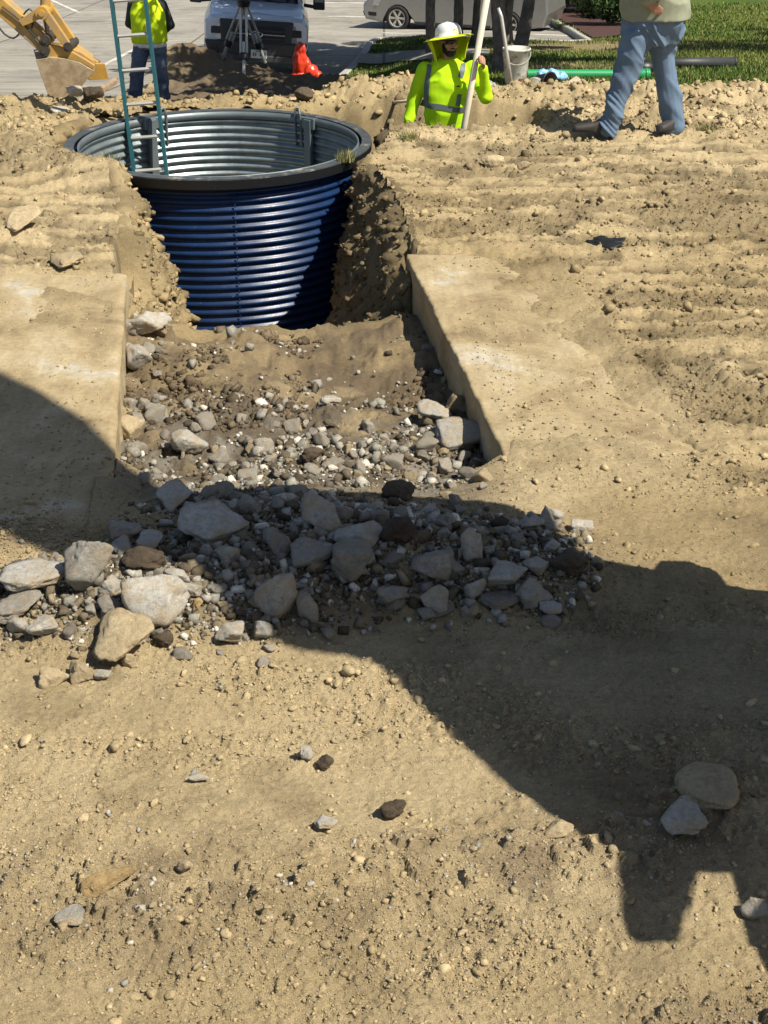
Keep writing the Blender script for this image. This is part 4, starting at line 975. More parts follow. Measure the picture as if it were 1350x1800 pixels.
for (u, v, nb, rad, lb) in ((608, 272, 260, .13, 'tuft of half-dry grass on the edge of the right bank'), (720, 246, 170, .16, 'thin tuft of grass before the worker'),
        (1240, 228, 190, .13, 'low green tuft behind the walking man\'s heel'), (10, 215, 200, .13, 'ragged green tuft in the hollow of the left bank'), (195, 300, 120, .1, 'dry grass fringe on the left bank\'s lip')):
    q = Gz(u, v, .05); xx = q.x + np.clip(rg.normal(size=nb), -1.6, 1.6)*rad*.34; yy = q.y + np.clip(rg.normal(size=nb), -1.6, 1.6)*rad*.34
    cc = np.where((rg.uniform(0, 1, nb) < .5)[:, None], np.array((.10, .14, .03)), np.array((.36, .30, .15)))*rg.uniform(.7, 1.2, (nb, 1))
    o = blades('grass_tuft', xx, yy, H(xx, yy)[0], rg.uniform(.03, .11, nb), np.full(nb, .008), cc, M_BLADE, lb, 8); del o['kind']; o['category'] = 'grass tuft'; o['group'] = 'grass tufts on the banks'

# ------------------------------------------------------------------ people
def fuse(name, fn, voxel, mtl, root, smooth=2, post=None):
    """many overlapping volumes -> one continuous skin, in the root's own space"""
    bm = bmesh.new(); fn(bm); bmesh.ops.recalc_face_normals(bm, faces=bm.faces[:])
    off = root.location
    for v_ in bm.verts: v_.co -= off
    me = bpy.data.meshes.new('tmp'); bm.to_mesh(me); bm.free(); o = bpy.data.objects.new('tmp', me); COL.objects.link(o)
    m = o.modifiers.new('r', 'REMESH'); m.mode = 'VOXEL'; m.voxel_size = voxel; m.use_smooth_shade = True
    s = o.modifiers.new('s', 'SMOOTH'); s.factor = .5; s.iterations = smooth
    dg = bpy.context.evaluated_depsgraph_get(); ne = bpy.data.meshes.new_from_object(o.evaluated_get(dg)); bpy.data.objects.remove(o)
    if post:
        n = len(ne.vertices); co = np.empty(n*3, np.float32); no = np.empty(n*3, np.float32)
        ne.vertices.foreach_get('co', co); ne.vertices.foreach_get('normal', no)
        co = co.reshape(-1, 3); no = no.reshape(-1, 3); co = co + no*post(co)[:, None]; ne.vertices.foreach_set('co', co.astype(np.float32).ravel())
    ne.polygons.foreach_set('use_smooth', np.ones(len(ne.polygons), bool)); ne.update(); ne.name = name
    for k in range(len(ne.materials)-1, -1, -1): ne.materials.pop(index=k)
    return link(name, ne, mtl, root)
def limb(bm, pts, rad, n=14):
    b_tube(bm, pts, rad, n); 
    for p, r in ((pts[0], rad[0]), (pts[-1], rad[-1])): b_ell(bm, p, (r, r, r), None, 12, 8)
    for p, r in zip(pts[1:-1], rad[1:-1]): b_ell(bm, p, (r*1.0,)*3, None, 12, 8)
def loft(bm, rings, n=24, p_=2.3):
    """rings: (centre, half-width vector, half-depth vector)"""
    R_ = []
    for c, a, b_ in rings:
        q = []
        for k in range(n):
            th = 2*math.pi*k/n; ca, sa = math.cos(th), math.sin(th)
            q.append(bm.verts.new(Vector(c) + Vector(a)*math.copysign(abs(ca)**(2/p_), ca) + Vector(b_)*math.copysign(abs(sa)**(2/p_), sa)))
        R_.append(q)
    for r0, r1 in zip(R_, R_[1:]):
        for k in range(n): bm.faces.new((r0[k], r0[(k+1) % n], r1[(k+1) % n], r1[k]))
    bm.faces.new(R_[0][::-1]); bm.faces.new(R_[-1])
def folds(amp, f=(9, 9, 16), seed=1, ank=None, diag=0.0):
    def g(co):
        co = co.copy(); co[:, 2] += diag*co[:, 0]
        wq = .35*fbm3(co[:, 0]*2, co[:, 1]*2, co[:, 2]*2, 1.0, 2, seed+9)
        n = fbm3(co[:, 0]*f[0]+wq, co[:, 1]*f[1]+wq, co[:, 2]*f[2]+wq, 1.0, 2, seed); n = 1-2.6*np.abs(n)
        a = amp*(np.clip(n, 0, 1)**1.5-.25)
        if ank is not None:                               # stacked creases near the hem
            k = np.exp(-np.maximum(co[:, 2]-.02, 0)/ank); a = a + .008*k*np.sin(co[:, 2]*95 + 7*fbm3(co[:, 0]*7, co[:, 1]*7, co[:, 2]*3, 1, 2, 4))*(.5+fbm3(co[:, 0]*5, co[:, 1]*5, co[:, 2]*5, 1, 2, 6))
        return a
    return g
def hand(bm, wrist, d, palm_n, side_v, curl=.5, size=1.0):
    """palm and five separate fingers; d: wrist->knuckles, palm_n: the way the palm faces, side_v: towards the thumb"""
    d, palm_n, side_v = Vector(d).normalized(), Vector(palm_n).normalized(), Vector(side_v).normalized(); wrist = Vector(wrist)
    kn = wrist + d*.095*size
    loft(bm, [(wrist, side_v*.030*size, palm_n*.021*size), (wrist+d*.045*size, side_v*.040*size, palm_n*.017*size), (kn, side_v*.042*size, palm_n*.014*size)], 14)
    for k, (o_, L) in enumerate(((.031, .070), (.0105, .080), (-.0105, .074), (-.031, .058))):
        p = kn + side_v*o_*size - d*.006; pts = [p]; a = curl*.5; q = p.copy()
        for sgm in (.42, .32, .26):
            v_ = d*math.cos(a) + palm_n*math.sin(a); q = q + v_*L*sgm*size; pts.append(q.copy()); a += curl*1.1
        limb(bm, pts, [.0095*size, .009*size, .0085*size, .0075*size], 8)
    p = wrist + d*.03*size + side_v*.034*size; q1 = p + (side_v*.6 + d*.6 + palm_n*.35).normalized()*.042*size
    limb(bm, [p, q1, q1 + (d*.8 + palm_n*(.3+.6*curl)).normalized()*.034*size], [.014*size, .011*size, .009*size], 8)
def head(bm, c, f, s=1.0):
    """c: centre of the head, f: facing"""
    f = Vector(f).normalized(); r = f.cross(Vector((0, 0, 1))).normalized(); u = r.cross(f); M = Matrix((r, f, u)).transposed()
    E = lambda o, rad: b_ell(bm, Vector(c) + M @ Vector(o), Vector(rad)*s, M, 18, 12)
    E((0, -.012, .03), (.076, .096, .092)); E((0, .022, -.045), (.058, .066, .075)); E((0, .05, -.088), (.032, .032, .026))
    E((0, .095, -.012), (.013, .024, .024)); E((0, .082, .018), (.011, .014, .03))           # nose
    E((0, .078, .036), (.05, .016, .012)); E((0, .083, -.055), (.026, .012, .008)); E((0, .081, -.067), (.022, .012, .008))   # brow, lips
    for s_ in (-1, 1): E((s_*.078, -.008, -.005), (.010, .022, .034)); E((s_*.044, .055, -.018), (.026, .026, .026))       # ears, cheeks
    return M
def boot(bm, heel, toe, up=.13):
    heel, toe = Vector(heel), Vector(toe); d = (toe-heel); L = d.length; d.normalize(); s_ = d.cross(Vector((0, 0, 1))).normalized(); U = Vector((0, 0, 1))
    rg = []
    for t, w_, h_ in ((0, .034, .09), (.06, .044, .12), (.3, .046, .125), (.55, .052, .085), (.8, .056, .072), (.95, .046, .060), (1, .026, .036)):
        c = heel + d*L*t; rg.append((c + U*(h_/1.0)*.5, s_*w_, U*h_*.5))
    loft(bm, rg, 16, 2.6)
    limb(bm, [heel + d*.08 + U*.06, heel + d*.07 + U*(up+.08)], [.056, .058])
    loft(bm, [(heel + U*.008 - d*.004, s_*.034, U*.012), (heel + d*L*.5 + U*.008, s_*.05, U*.012), (heel + d*(L+.006) + U*.01, s_*.030, U*.012)], 12, 4)

EYE = {}
def build_person(label, root, J, col):
    """J: joints in world space. Returns the root."""
    o = thing('person', root, label, 'person'); U = Vector((0, 0, 1)); r = o
    lat = (J['shR']-J['shL']).normalized(); fr = J['face']
    dep = lat.cross(U).normalized()
    hl = (J['hipR']-J['hipL']).normalized()
    pel = (J['hipL']+J['hipR'])/2; nb = J['neck']
    def body(bm):
        head(bm, J['head'], fr); limb(bm, [nb - U*.05, J['head'] - U*.06 - Vector(fr)*.02], [.062, .056])
        loft(bm, [(pel - U*.04, hl*.145, dep*.10), (pel + U*.12, hl*.135, dep*.095), (nb - U*.30, lat*.15, dep*.105), (nb - U*.10, lat*.155, dep*.09), (nb, lat*.06, dep*.05)])
        for s_ in 'LR':
            limb(bm, [J['sh'+s_], J['el'+s_], J['wr'+s_]], [.052, .042, .029]); 
            limb(bm, [J['hip'+s_], J['kn'+s_], J['an'+s_]], [.085, .06, .042])
            hd = J['hand'+s_]; hand(bm, J['wr'+s_], *hd)
    fuse('body', body, .0075, M_SKIN, r, 2)
    return o
def P2(u, v, d, dd=0.0): return P(u, v, d+dd)
V3 = Vector

# ---- worker with the sun brim, standing in the hole behind the near bank
d = 14.25; wz = float(H(np.array([.62]), np.array([d]), False)[0][0])
rt = V3((P(786, 200, d).x, d, wz))
wf = V3((.42, -.91, -.02))
J = dict(head=P(789, 74, d-.04), neck=P(787, 106, d), face=wf, shL=P(745, 121, d), shR=P(834, 119, d), elL=P(729, 172, d, .03), wrL=P(717, 218, d, -.05),
    elR=P(853, 167, d, -.10), wrR=P(847, 110, d, -.235), hipL=V3((rt.x-.09, d, wz+.93)), hipR=V3((rt.x+.09, d, wz+.93)),
    knL=V3((rt.x-.12, d-.04, wz+.5)), knR=V3((rt.x+.13, d-.06, wz+.5)), anL=V3((rt.x-.14, d, wz+.09)), anR=V3((rt.x+.15, d, wz+.09)),
    handL=((-.02, -.05, -1), (.8, .5, 0), (.3, -.9, 0), .35, 1.0), handR=((-.02, -.72, .62), (-1, .12, .0), (.0, .62, .72), .95, 1.12))
w1 = build_person('worker in a lime long-sleeved shirt and wide-brimmed white hard hat holding a pole', rt, J, None)
def shirt(bm):
    n_ = J['neck']; lat = V3((1, 0, 0)); dp = V3((0, 1, 0))
    loft(bm, [(P(784, 246, d), lat*.215, dp*.15), (P(784, 215, d), lat*.215, dp*.155), (P(785, 180, d, -.01), lat*.22, dp*.16), (P(786, 145, d, -.01), lat*.235, dp*.15),
              (P(787, 122, d), lat*.225, dp*.125), (P(787, 110, d), lat*.16, dp*.10), (P(787, 102, d), lat*.075, dp*.075)], 28, 2.4)
    limb(bm, [J['shL'] + V3((.01, 0, -.01)), J['elL'], J['wrL'] + V3((0, 0, .0))], [.085, .068, .05]); limb(bm, [J['shR'] + V3((-.02, 0, -.01)), J['elR'], J['wrR'] - V3((0, .01, .02))], [.085, .072, .05])
sh = fuse('shirt', shirt, .012, M_LIME, w1, 5, folds(.013, (4, 4, 5.5), 3))
def jeans_w(bm):
    loft(bm, [(rt + V3((0, 0, 1.05)), V3((.18, 0, 0)), V3((0, .13, 0))), (rt + V3((0, 0, .85)), V3((.19, 0, 0)), V3((0, .14, 0)))], 20)
    for s_ in 'LR': limb(bm, [J['hip'+s_], J['kn'+s_], J['an'+s_]], [.11, .085, .08])
fuse('jeans', jeans_w, .014, M_JEAN_DUSTY, w1, 3, folds(.006, seed=5))
fuse('boots', lambda bm: [boot(bm, J['an'+s_] + V3((0, .08, -.09)), J['an'+s_] + V3((0, -.2, -.09))) for s_ in 'LR'], .01, M_BOOT, w1, 2)
# reflective tape wrapped on the shirt
bvh = BVHTree.FromPolygons([v_.co.copy() for v_ in sh.data.vertices], [tuple(p.vertices) for p in sh.data.polygons])
def tape(px, width, nm='reflective_tape'):
    pts = [P(u, v, d) - rt for u, v in px]; out = []
    for a, b_ in zip(pts, pts[1:]):
        for k in range(10): out.append(a.lerp(b_, k/10))
    out.append(pts[-1]); bm = bmesh.new(); prev = None
    for i, p in enumerate(out):
        t = out[min(i+1, len(out)-1)]-out[max(i-1, 0)]; n_ = V3((-t.z, 0, t.x)).normalized(); row = []
        for k in range(5):
            q = p + n_*width*(k/4-.5); h_ = bvh.ray_cast(V3((q.x, -1.2, q.z)), V3((0, 1, 0)))
            if h_[0] is None: row = None; break
            row.append(bm.verts.new(h_[0] + h_[1]*.007))
        if row and prev:
            for k in range(4): bm.faces.new((prev[k], prev[k+1], row[k+1], row[k]))
        prev = row
    return bmo(nm, bm, M_BAND, w1, True)
tape([(756, 104), (753, 125), (750, 150), (749, 181)], .046); tape([(815, 104), (812, 120), (808, 132)], .05); tape([(806, 160), (803, 180)], .042)
def belt(bm):
    prev = None; zc = P(785, 184, d).z - rt.z; n = 72
    for i in range(n+1):
        a = 2*math.pi*i/n; row = []
        for k in range(5):
            z = zc + .05*(k/4-.5) - .02*math.cos(a); h_ = bvh.ray_cast(V3((math.cos(a)*.31 - .0, math.sin(a)*.6, z)), V3((-math.cos(a)*.31, -math.sin(a)*.6, 0)).normalized())
            row.append(bm.verts.new((h_[0] + h_[1]*.008) if h_[0] else V3((0, 0, z))))
        if prev:
            for k in range(4):
                if all((q.co.xy.length > .05) for q in (prev[k], prev[k+1], row[k+1], row[k])): bm.faces.new((prev[k], prev[k+1], row[k+1], row[k]))
        prev = row
simple('reflective_tape', belt, M_BAND, w1, True)
h_ = bvh.ray_cast(V3((P(804, 146, d).x-rt.x, -1.2, P(804, 146, d).z-rt.z)), V3((0, 1, 0)))
if h_[0]: simple('chest_logo', lambda bm: b_box(bm, h_[0]+h_[1]*.004, (.032, .012, .012), .003), M_BLACK, w1)
# hat with brim and neck cloth, glasses, beard
hc = J['head'] - rt; f = wf.normalized(); rr_ = f.cross(V3((0, 0, 1))).normalized(); uu = rr_.cross(f); HM = Matrix((rr_, f, uu)).transposed().to_4x4() ; HM.translation = hc; FM = HM.copy(); HM = HM @ Matrix.Rotation(R(13), 4, 'X')
M_BRIM = mat('lime_mesh_cloth', (.58, .66, .015), .7, var=.12, vscale=14, spec=.1)
def hat(bm):
    pr = [(.001, .185), (.05, .18), (.09, .165), (.118, .135), (.13, .095), (.133, .06), (.15, .052), (.15, .045), (.125, .048), (.12, .09), (.10, .14), (.05, .165), (.001, .17)]
    b_lathe(bm, pr, 36, HM @ Matrix.Diagonal((.93, 1.12, 1, 1)), False)
    b_tube(bm, [HM @ V3((0, y_, .052 + .131*math.sqrt(max(0, 1-(y_/.152)**2)))) for y_ in np.linspace(-.13, .13, 14)], .009, 6)
ht = simple('hard_hat', hat, M_WHITE, w1, True)
def emb(bm):
    c = HM @ V3((.0, .142, .092))
    for k in range(5):
        a = 2*math.pi*k/5+.3; b_ell(bm, c + HM.to_3x3() @ V3((math.cos(a)*.017, .002, math.sin(a)*.017)), (.009, .009, .009), None, 8, 6)
    b_box(bm, HM @ V3((0, .146, .064)), (.06, .008, .012), .002)
simple('emblem', emb, mat('emblem_gold', (.75, .55, .05), .5), ht)
def brim(bm):
    n = 48; rows_ = [(.128, .058), (.17, .052), (.21, .046), (.235, .036), (.237, .032), (.21, .040), (.17, .046), (.126, .05)]
    B = HM @ Matrix.Rotation(R(4), 4, 'Y'); b_lathe(bm, [(r_, z_) for r_, z_ in rows_], n, B @ Matrix.Diagonal((1, 1.05, 1, 1)))
br_ = simple('sun_brim', brim, M_BRIM, w1, True)
def brimedge(bm):
    B = HM @ Matrix.Rotation(R(4), 4, 'Y'); b_tube(bm, [B @ V3((.238*math.cos(a), .238*1.05*math.sin(a), .034)) for a in np.linspace(0, 2*math.pi, 49)], .0055, 6)
simple('brim_binding', brimedge, mat('dark_binding', (.10, .10, .02), .8), br_)
def cloth(bm):
    prev = None
    for i in range(41):
        a = R(-192 + 204*i/40); row = []
        for k in range(9):
            t = k/8; r_ = .215 - .10*t + .03*t*t + .010*math.sin(a*7+1)*t; z_ = .036 - (.235+.03*math.sin(a*2.3))*t
            row.append(HM @ V3((r_*math.cos(a), r_*1.0*math.sin(a), z_)))
        row = [bm.verts.new(q) for q in row]
        if prev:
            for k in range(8): bm.faces.new((prev[k], prev[k+1], row[k+1], row[k]))
        prev = row
nc_ = simple('neck_shade', cloth, M_BRIM, w1, True); sm = nc_.modifiers.new('thickness', 'SOLIDIFY'); sm.thickness = .003
def beard(bm):
    B = FM.to_3x3()
    for o_, r_ in (((0, .040, -.088), (.056, .058, .046)), ((-.048, .018, -.055), (.022, .04, .05)), ((.048, .018, -.055), (.022, .04, .05)), ((0, .088, -.046), (.028, .012, .007)), ((0, .08, -.092), (.03, .026, .03)), ((-.066, .0, -.02), (.014, .03, .03)), ((.066, .0, -.02), (.014, .03, .03))):
        b_ell(bm, FM @ V3(o_) + rt, r_, B)
fuse('beard', beard, .005, M_HAIR, w1, 2, lambda co: .003*fbm3(co[:, 0], co[:, 1], co[:, 2], 70, 2, 4))
def glasses(bm):
    n = 14; prev = None
    for i in range(n+1):
        a = R(-62 + 124*i/n); row = [bm.verts.new(FM @ V3((.074*math.sin(a), .014 + .085*math.cos(a) + dy, z_ + .006*math.cos(2*a)))) for z_, dy in ((.034, 0), (.034, .006), (-.006, .004), (-.006, -.002))]
        if prev:
            for k in range(4): bm.faces.new((prev[k], prev[(k+1) % 4], row[(k+1) % 4], row[k]))
        prev = row
    for s_ in (-1, 1): b_tube(bm, [FM @ V3((s_*.068, .05, .022)), FM @ V3((s_*.083, -.02, .018))], .004, 6)
simple('sunglasses', glasses, M_LENS, w1, True)
p0, p1 = P(859, -20, d-.265), P(817, 216, d-.245); dirp = (p1-p0).normalized()
pole = simple('pole', lambda bm: b_tube(bm, [p0 - dirp*.25 - p1, V3((0, 0, 0)), dirp*.55], .0305, 16), M_POLE, None, True); pole.location = p1
tag(pole, 'long cream pole held upright by the worker in the wide brim', 'pole')

# ---- the walking man in blue jeans
d = 13.4; rz_ = float(H(np.linspace(1.8, 2.9, 60), np.full(60, d-.1))[0].mean()) + .012; rt2 = V3((P(1130, 240, d).x, d, rz_))
gl = lambda u, dd, h_: V3((P(u, 240, d).x, d+dd, rz_+h_))
J2 = dict(face=V3((-.95, -.3, -.1)), hipL=P(1122, 50, d, -.08), hipR=P(1172, 50, d, .08), knL=P(1094, 135, d, -.10), knR=P(1171, 128, d, .08),
    anL=P(1066, 224, d, -.10), anR=P(1187, 222, d, .06))
tb = P(1150, 20, d); J2['neck'] = tb + V3((-.03, 0, .58)); J2['head'] = J2['neck'] + V3((-.05, -.01, .17))
J2.update(shL=J2['neck'] + V3((-.06, -.20, -.06)), shR=J2['neck'] + V3((.10, .20, -.06)), elL=tb + V3((-.02, -.33, .22)), wrL=P(1128, -6, d, -.30), elR=tb + V3((.22, .30, .22)), wrR=tb + V3((.10, .36, -.02)),
    handL=((.75, .05, -.55), (.3, .9, -.2), (.35, -.2, .8), .45, 1.08), handR=((-.1, 0, -1), (-.9, 0, 0), (0, -1, 0), .4, 1.0))
w2 = build_person('walking man in faded blue jeans, khaki shirt and dark boots', rt2, J2, None)
def shirt2(bm):
    a, b_ = V3((.10, .22, 0)), V3((.27, -.10, 0))
    loft(bm, [(P(1152, 33, d), b_*1.05, a*1.05), (P(1152, 10, d), b_*1.05, a*1.02), (tb + V3((-.02, 0, .20)), b_, a), (tb + V3((-.02, 0, .42)), b_*.85, a*1.05), (J2['neck'] - V3((0, 0, .06)), b_*.55, a*.85), (J2['neck'], b_*.3, a*.35)], 28)
    limb(bm, [J2['shL'], J2['elL'], J2['wrL'] + V3((-.01, 0, .01))], [.085, .07, .052]); limb(bm, [J2['shR'], J2['elR'], J2['wrR']], [.085, .07, .052])
    b_ell(bm, P(1178, 26, d, .0), (.16, .2, .075))
fuse('shirt', shirt2, .013, M_KHAKI, w2, 6, folds(.018, (3.5, 3.5, 3), 8))
def jeans2(bm):
    loft(bm, [(P(1150, 8, d), V3((.26, -.08, 0)), V3((.06, .2, 0))), (P(1148, 40, d), V3((.285, -.06, 0)), V3((.06, .21, 0))), (P(1146, 75, d), V3((.25, 0, 0)), V3((.04, .17, 0)))], 26)
    limb(bm, [P(1120, 62, d, -.07), P(1107, 100, d, -.08), J2['knL'], P(1080, 180, d, -.10), P(1066, 221, d, -.10)], [.140, .118, .100, .094, .098])
    limb(bm, [P(1168, 62, d, .06), P(1167, 100, d, .07), P(1172, 130, d, .08), P(1182, 180, d, .07), P(1188, 224, d, .06)], [.138, .116, .106, .104, .106])
fuse('jeans', jeans2, .0085, M_JEAN, w2, 12, folds(.030, (3.0, 3.0, 4.6), 12, .05, 1.1))
fuse('boots', lambda bm: [boot(bm, gl(1080, -.10, .045), gl(1002, -.13, .045), .1), boot(bm, gl(1196, .10, .04), gl(1152, -.12, .04), .1)], .01, M_BOOT, w2, 2)
fuse('hair', lambda bm: (b_ell(bm, J2['head'] + V3((.015, 0, .05)), (.098, .085, .088)),), .012, M_HAIR, w2, 2)

# ---- the man in a lime vest beyond the tank
d = 20.6; gz3 = -1.18; rt3 = V3((P(264, 184, d).x, d, gz3)); s3 = lambda dx, dy, z: rt3 + V3((dx, dy, z))
J3 = dict(face=V3((.25, -.95, -.15)), head=s3(.06, -.02, 1.60), neck=s3(.06, 0, 1.42), shL=s3(-.14, .02, 1.36), shR=s3(.26, .02, 1.36), elL=s3(-.22, .06, 1.10), elR=s3(.36, .06, 1.08), wrL=s3(-.06, .16, .93), wrR=s3(.20, .17, .93),
    hipL=s3(-.05, 0, .84), hipR=s3(.16, 0, .84), knL=s3(-.14, -.05, .46), knR=s3(.18, -.04, .46), anL=s3(-.20, 0, .08), anR=s3(.19, 0, .08),
    handL=((.7, .3, -.6), (0, 1, 0), (.3, 0, .9), .5, 1.0), handR=((-.7, .3, -.6), (0, 1, 0), (-.3, 0, .9), .5, 1.0))
w3 = build_person('man in a lime vest and dusty jeans standing behind the ladder', rt3, J3, None)
X_, Y_2 = V3((1, 0, 0)), V3((0, 1, 0))
fuse('undershirt', lambda bm: (loft(bm, [(s3(.06, 0, .80), X_*.235, Y_2*.165), (s3(.06, 0, 1.2), X_*.225, Y_2*.15), (s3(.06, 0, 1.4), X_*.12, Y_2*.08)], 22),), .014, M_WSHIRT, w3, 3, folds(.008, seed=3))
def sl_(bm):
    limb(bm, [J3['shL'], J3['elL'], J3['wrL']], [.075, .062, .045]); limb(bm, [J3['shR'], J3['elR'], J3['wrR']], [.075, .062, .045]); loft(bm, [(s3(.06, 0, 1.15), X_*.2, Y_2*.14), (s3(.06, 0, 1.38), X_*.18, Y_2*.1)], 18)
fuse('sleeves', sl_, .014, M_DKSLEEVE, w3, 3)
vo = fuse('vest', lambda bm: loft(bm, [(s3(.06, 0, .86), X_*.25, Y_2*.18), (s3(.06, 0, 1.0), X_*.245, Y_2*.18), (s3(.06, 0, 1.25), X_*.245, Y_2*.17), (s3(.06, 0, 1.38), X_*.20, Y_2*.11), (s3(.06, 0, 1.43), X_*.09, Y_2*.07)], 26), .013, M_LIME_VEST, w3, 3, folds(.012, (7, 7, 5), 6))
simple('zip', lambda bm: b_tube(bm, [V3((.06, -.195, .88)), V3((.06, -.20, 1.0)), V3((.06, -.195, 1.16))], .008, 6), M_WSHIRT, vo)
def jeans3(bm):
    loft(bm, [(s3(.06, 0, .95), X_*.20, Y_2*.14), (s3(.06, 0, .78), X_*.20, Y_2*.15)], 20)
    limb(bm, [J3['hipL'], J3['knL'], J3['anL'] + V3((0, 0, .04))], [.125, .105, .10]); limb(bm, [J3['hipR'], J3['knR'], J3['anR'] + V3((0, 0, .04))], [.125, .105, .10])
fuse('jeans', jeans3, .013, M_JEAN_DUSTY, w3, 5, folds(.018, (3.4, 3.4, 6), 9, .07))
fuse('boots', lambda bm: [boot(bm, J3['an'+s_] + V3((0, .08, -.08)), J3['an'+s_] + V3((.03, -.2, -.08)), .06) for s_ in 'LR'], .011, M_CARD, w3, 2)
fuse('hair', lambda bm: (b_ell(bm, J3['head'] + V3((0, .02, .05)), (.085, .10, .09)),), .012, M_HAIR, w3, 2)

# ------------------------------------------------------------------ yellow digger arm beyond the left bank
d = 17.4
dg_ = thing('excavator', (P(80, 178, d).x - 3.6, d, float(zprof(-5, d))), 'yellow excavator arm with a dirt-caked bucket resting beyond the left bank', 'excavator')
o0 = dg_.location.copy()
def L2(u, v): p = P(u, v, d) - o0; return (p.x, p.z)
def px_prism(nm, pts, y0, y1, mtl, bev=.008, shift=(0, 0, 0), parent=None):
    return simple(nm, lambda bm: b_prism(bm, [L2(u, v) for u, v in pts], y0, y1, bev, 'y', shift), mtl, parent or dg_)
# stick from the left, bucket linkage, bucket
px_prism('stick', [(-180, -122), (-168, -146), (82, 72), (83, 88), (72, 95), (64, 93)], .12, .36, M_YELLOW)
px_prism('rocker_link', [(30, 38), (62, 16), (76, 18), (79, 30), (66, 36), (38, 48)], .06, .12, M_YELLOW, .005)
px_prism('rocker_link', [(30, 38), (62, 16), (76, 18), (79, 30), (66, 36), (38, 48)], .36, .42, M_YELLOW, .005)
px_prism('bucket_link', [(64, 20), (80, 17), (124, 82), (112, 87)], .05, .12, M_YELLOW, .005)
px_prism('bucket_link', [(64, 20), (80, 17), (124, 82), (112, 87)], .36, .43, M_YELLOW, .005)
def rodf(bm):
    a, b_ = L2(78, 74), L2(71, 40); b_tube(bm, [(a[0], .24, a[1]), (b_[0], .24, b_[1])], .022, 10)
    a, b_ = L2(72, 24), L2(72, -90); b_tube(bm, [(a[0], .24, a[1]), (b_[0], .24, b_[1])], .06, 14)
simple('hydraulic_cylinder', rodf, M_YELLOW, dg_, False)
simple('cylinder_rod', lambda bm: (b_tube(bm, [(L2(76, 66)[0], .24, L2(76, 66)[1]), (L2(74, 38)[0], .24, L2(74, 38)[1])], .03, 10),), M_DSTEEL, dg_)
for u, v, r_ in ((72, 24, .075), (78, 72, .06), (76, 90, .065), (118, 84, .055)):
    def pin(bm, u=u, v=v, r_=r_):
        a = L2(u, v); b_tube(bm, [(a[0], .03, a[1]), (a[0], .46, a[1])], r_, 16); b_tube(bm, [(a[0], .015, a[1]), (a[0], .03, a[1])], r_*.5, 12)
    simple('pin', pin, M_DSTEEL if v > 60 else M_YELLOW, dg_)
for hs in (((0, 14), (26, 34), (58, 66), (76, 88)), ((38, 28), (48, 18), (58, 30), (52, 52)), ((-10, 44), (4, 62), (20, 70), (30, 62))):
    def hose(bm, hs=hs):
        q = catmull_open(np.array([L2(*k) for k in hs]), .05); b_tube(bm, [(a[0], .10, a[1]) for a in q], .011, 6)
    simple('hose', hose, M_BLACK, dg_)
bk = px_prism('bucket', [(62, 106), (86, 102), (112, 104), (140, 111), (162, 124), (140, 152), (116, 178), (86, 174)], .02, .045, M_BUCKETDIRT, .004)
px_prism('side_plate', [(62, 106), (86, 102), (112, 104), (140, 111), (162, 124), (140, 152), (116, 178), (86, 174)], .60, .625, M_BUCKETDIRT, .004, (-.12, 0, 0), bk)
def shell(bm):
    sec = [(112, 104), (86, 102), (62, 106), (70, 132), (80, 160), (86, 174), (116, 178)]
    for a, b_ in zip(sec, sec[1:]):
        A, B = L2(*a), L2(*b_); t = V3((B[0]-A[0], 0, B[1]-A[1])).normalized(); n_ = V3((-t.z, 0, t.x))*.018
        pts = [V3((A[0], .046, A[1])), V3((B[0], .046, B[1])), V3((B[0]-.15, .60, B[1]+.02)), V3((A[0]-.15, .60, A[1]+.02))]
        b_hull(bm, [p for p in pts] + [p + n_ for p in pts], .002, 1)
simple('bucket_shell', shell, M_BUCKETDIRT, bk)
px_prism('bucket_ear', [(70, 84), (84, 82), (100, 84), (126, 96), (150, 110), (163, 118), (163, 126), (140, 112), (110, 104), (84, 104), (72, 98)], .10, .16, M_YELLOW, .006, (0, 0, 0), bk)
px_prism('bucket_ear', [(70, 84), (84, 82), (100, 84), (126, 96), (150, 110), (163, 118), (163, 126), (140, 112), (110, 104), (84, 104), (72, 98)], .34, .40, M_YELLOW, .006, (0, 0, 0), bk)
px_prism('bucket_back', [(84, 94), (112, 86), (140, 98), (160, 112), (163, 120), (140, 111), (110, 103), (86, 102)], .16, .55, M_YELLOW, .004, (-.08, 0, .02), bk)
px_prism('lip', [(160, 120), (177, 120), (184, 147), (178, 148), (150, 150), (146, 146)], .30, .36, M_YELLOW, .006, (-.03, 0, 0), bk)
px_prism('side_cutter', [(152, 118), (166, 124), (120, 180), (108, 177)], -.012, .018, M_BUCKETDIRT, .004, (0, 0, 0), bk)
for k in range(5):
    def tooth(bm, k=k):
        A = L2(118, 178); y_ = .08 + k*.115; b_hull(bm, [V3((A[0]-.03-.03*k, y_-.03, A[1]-.02)), V3((A[0]+.07-.03*k, y_-.02, A[1]-.05)), V3((A[0]+.07-.03*k, y_+.02, A[1]-.05)), V3((A[0]-.03-.03*k, y_+.03, A[1]-.02)),
            V3((A[0]-.03-.03*k, y_-.03, A[1]+.03)), V3((A[0]+.07-.03*k, y_-.02, A[1]-.035)), V3((A[0]+.07-.03*k, y_+.02, A[1]-.035)), V3((A[0]-.03-.03*k, y_+.03, A[1]+.03))], .003, 1)
    simple('tooth', tooth, M_DSTEEL, bk)
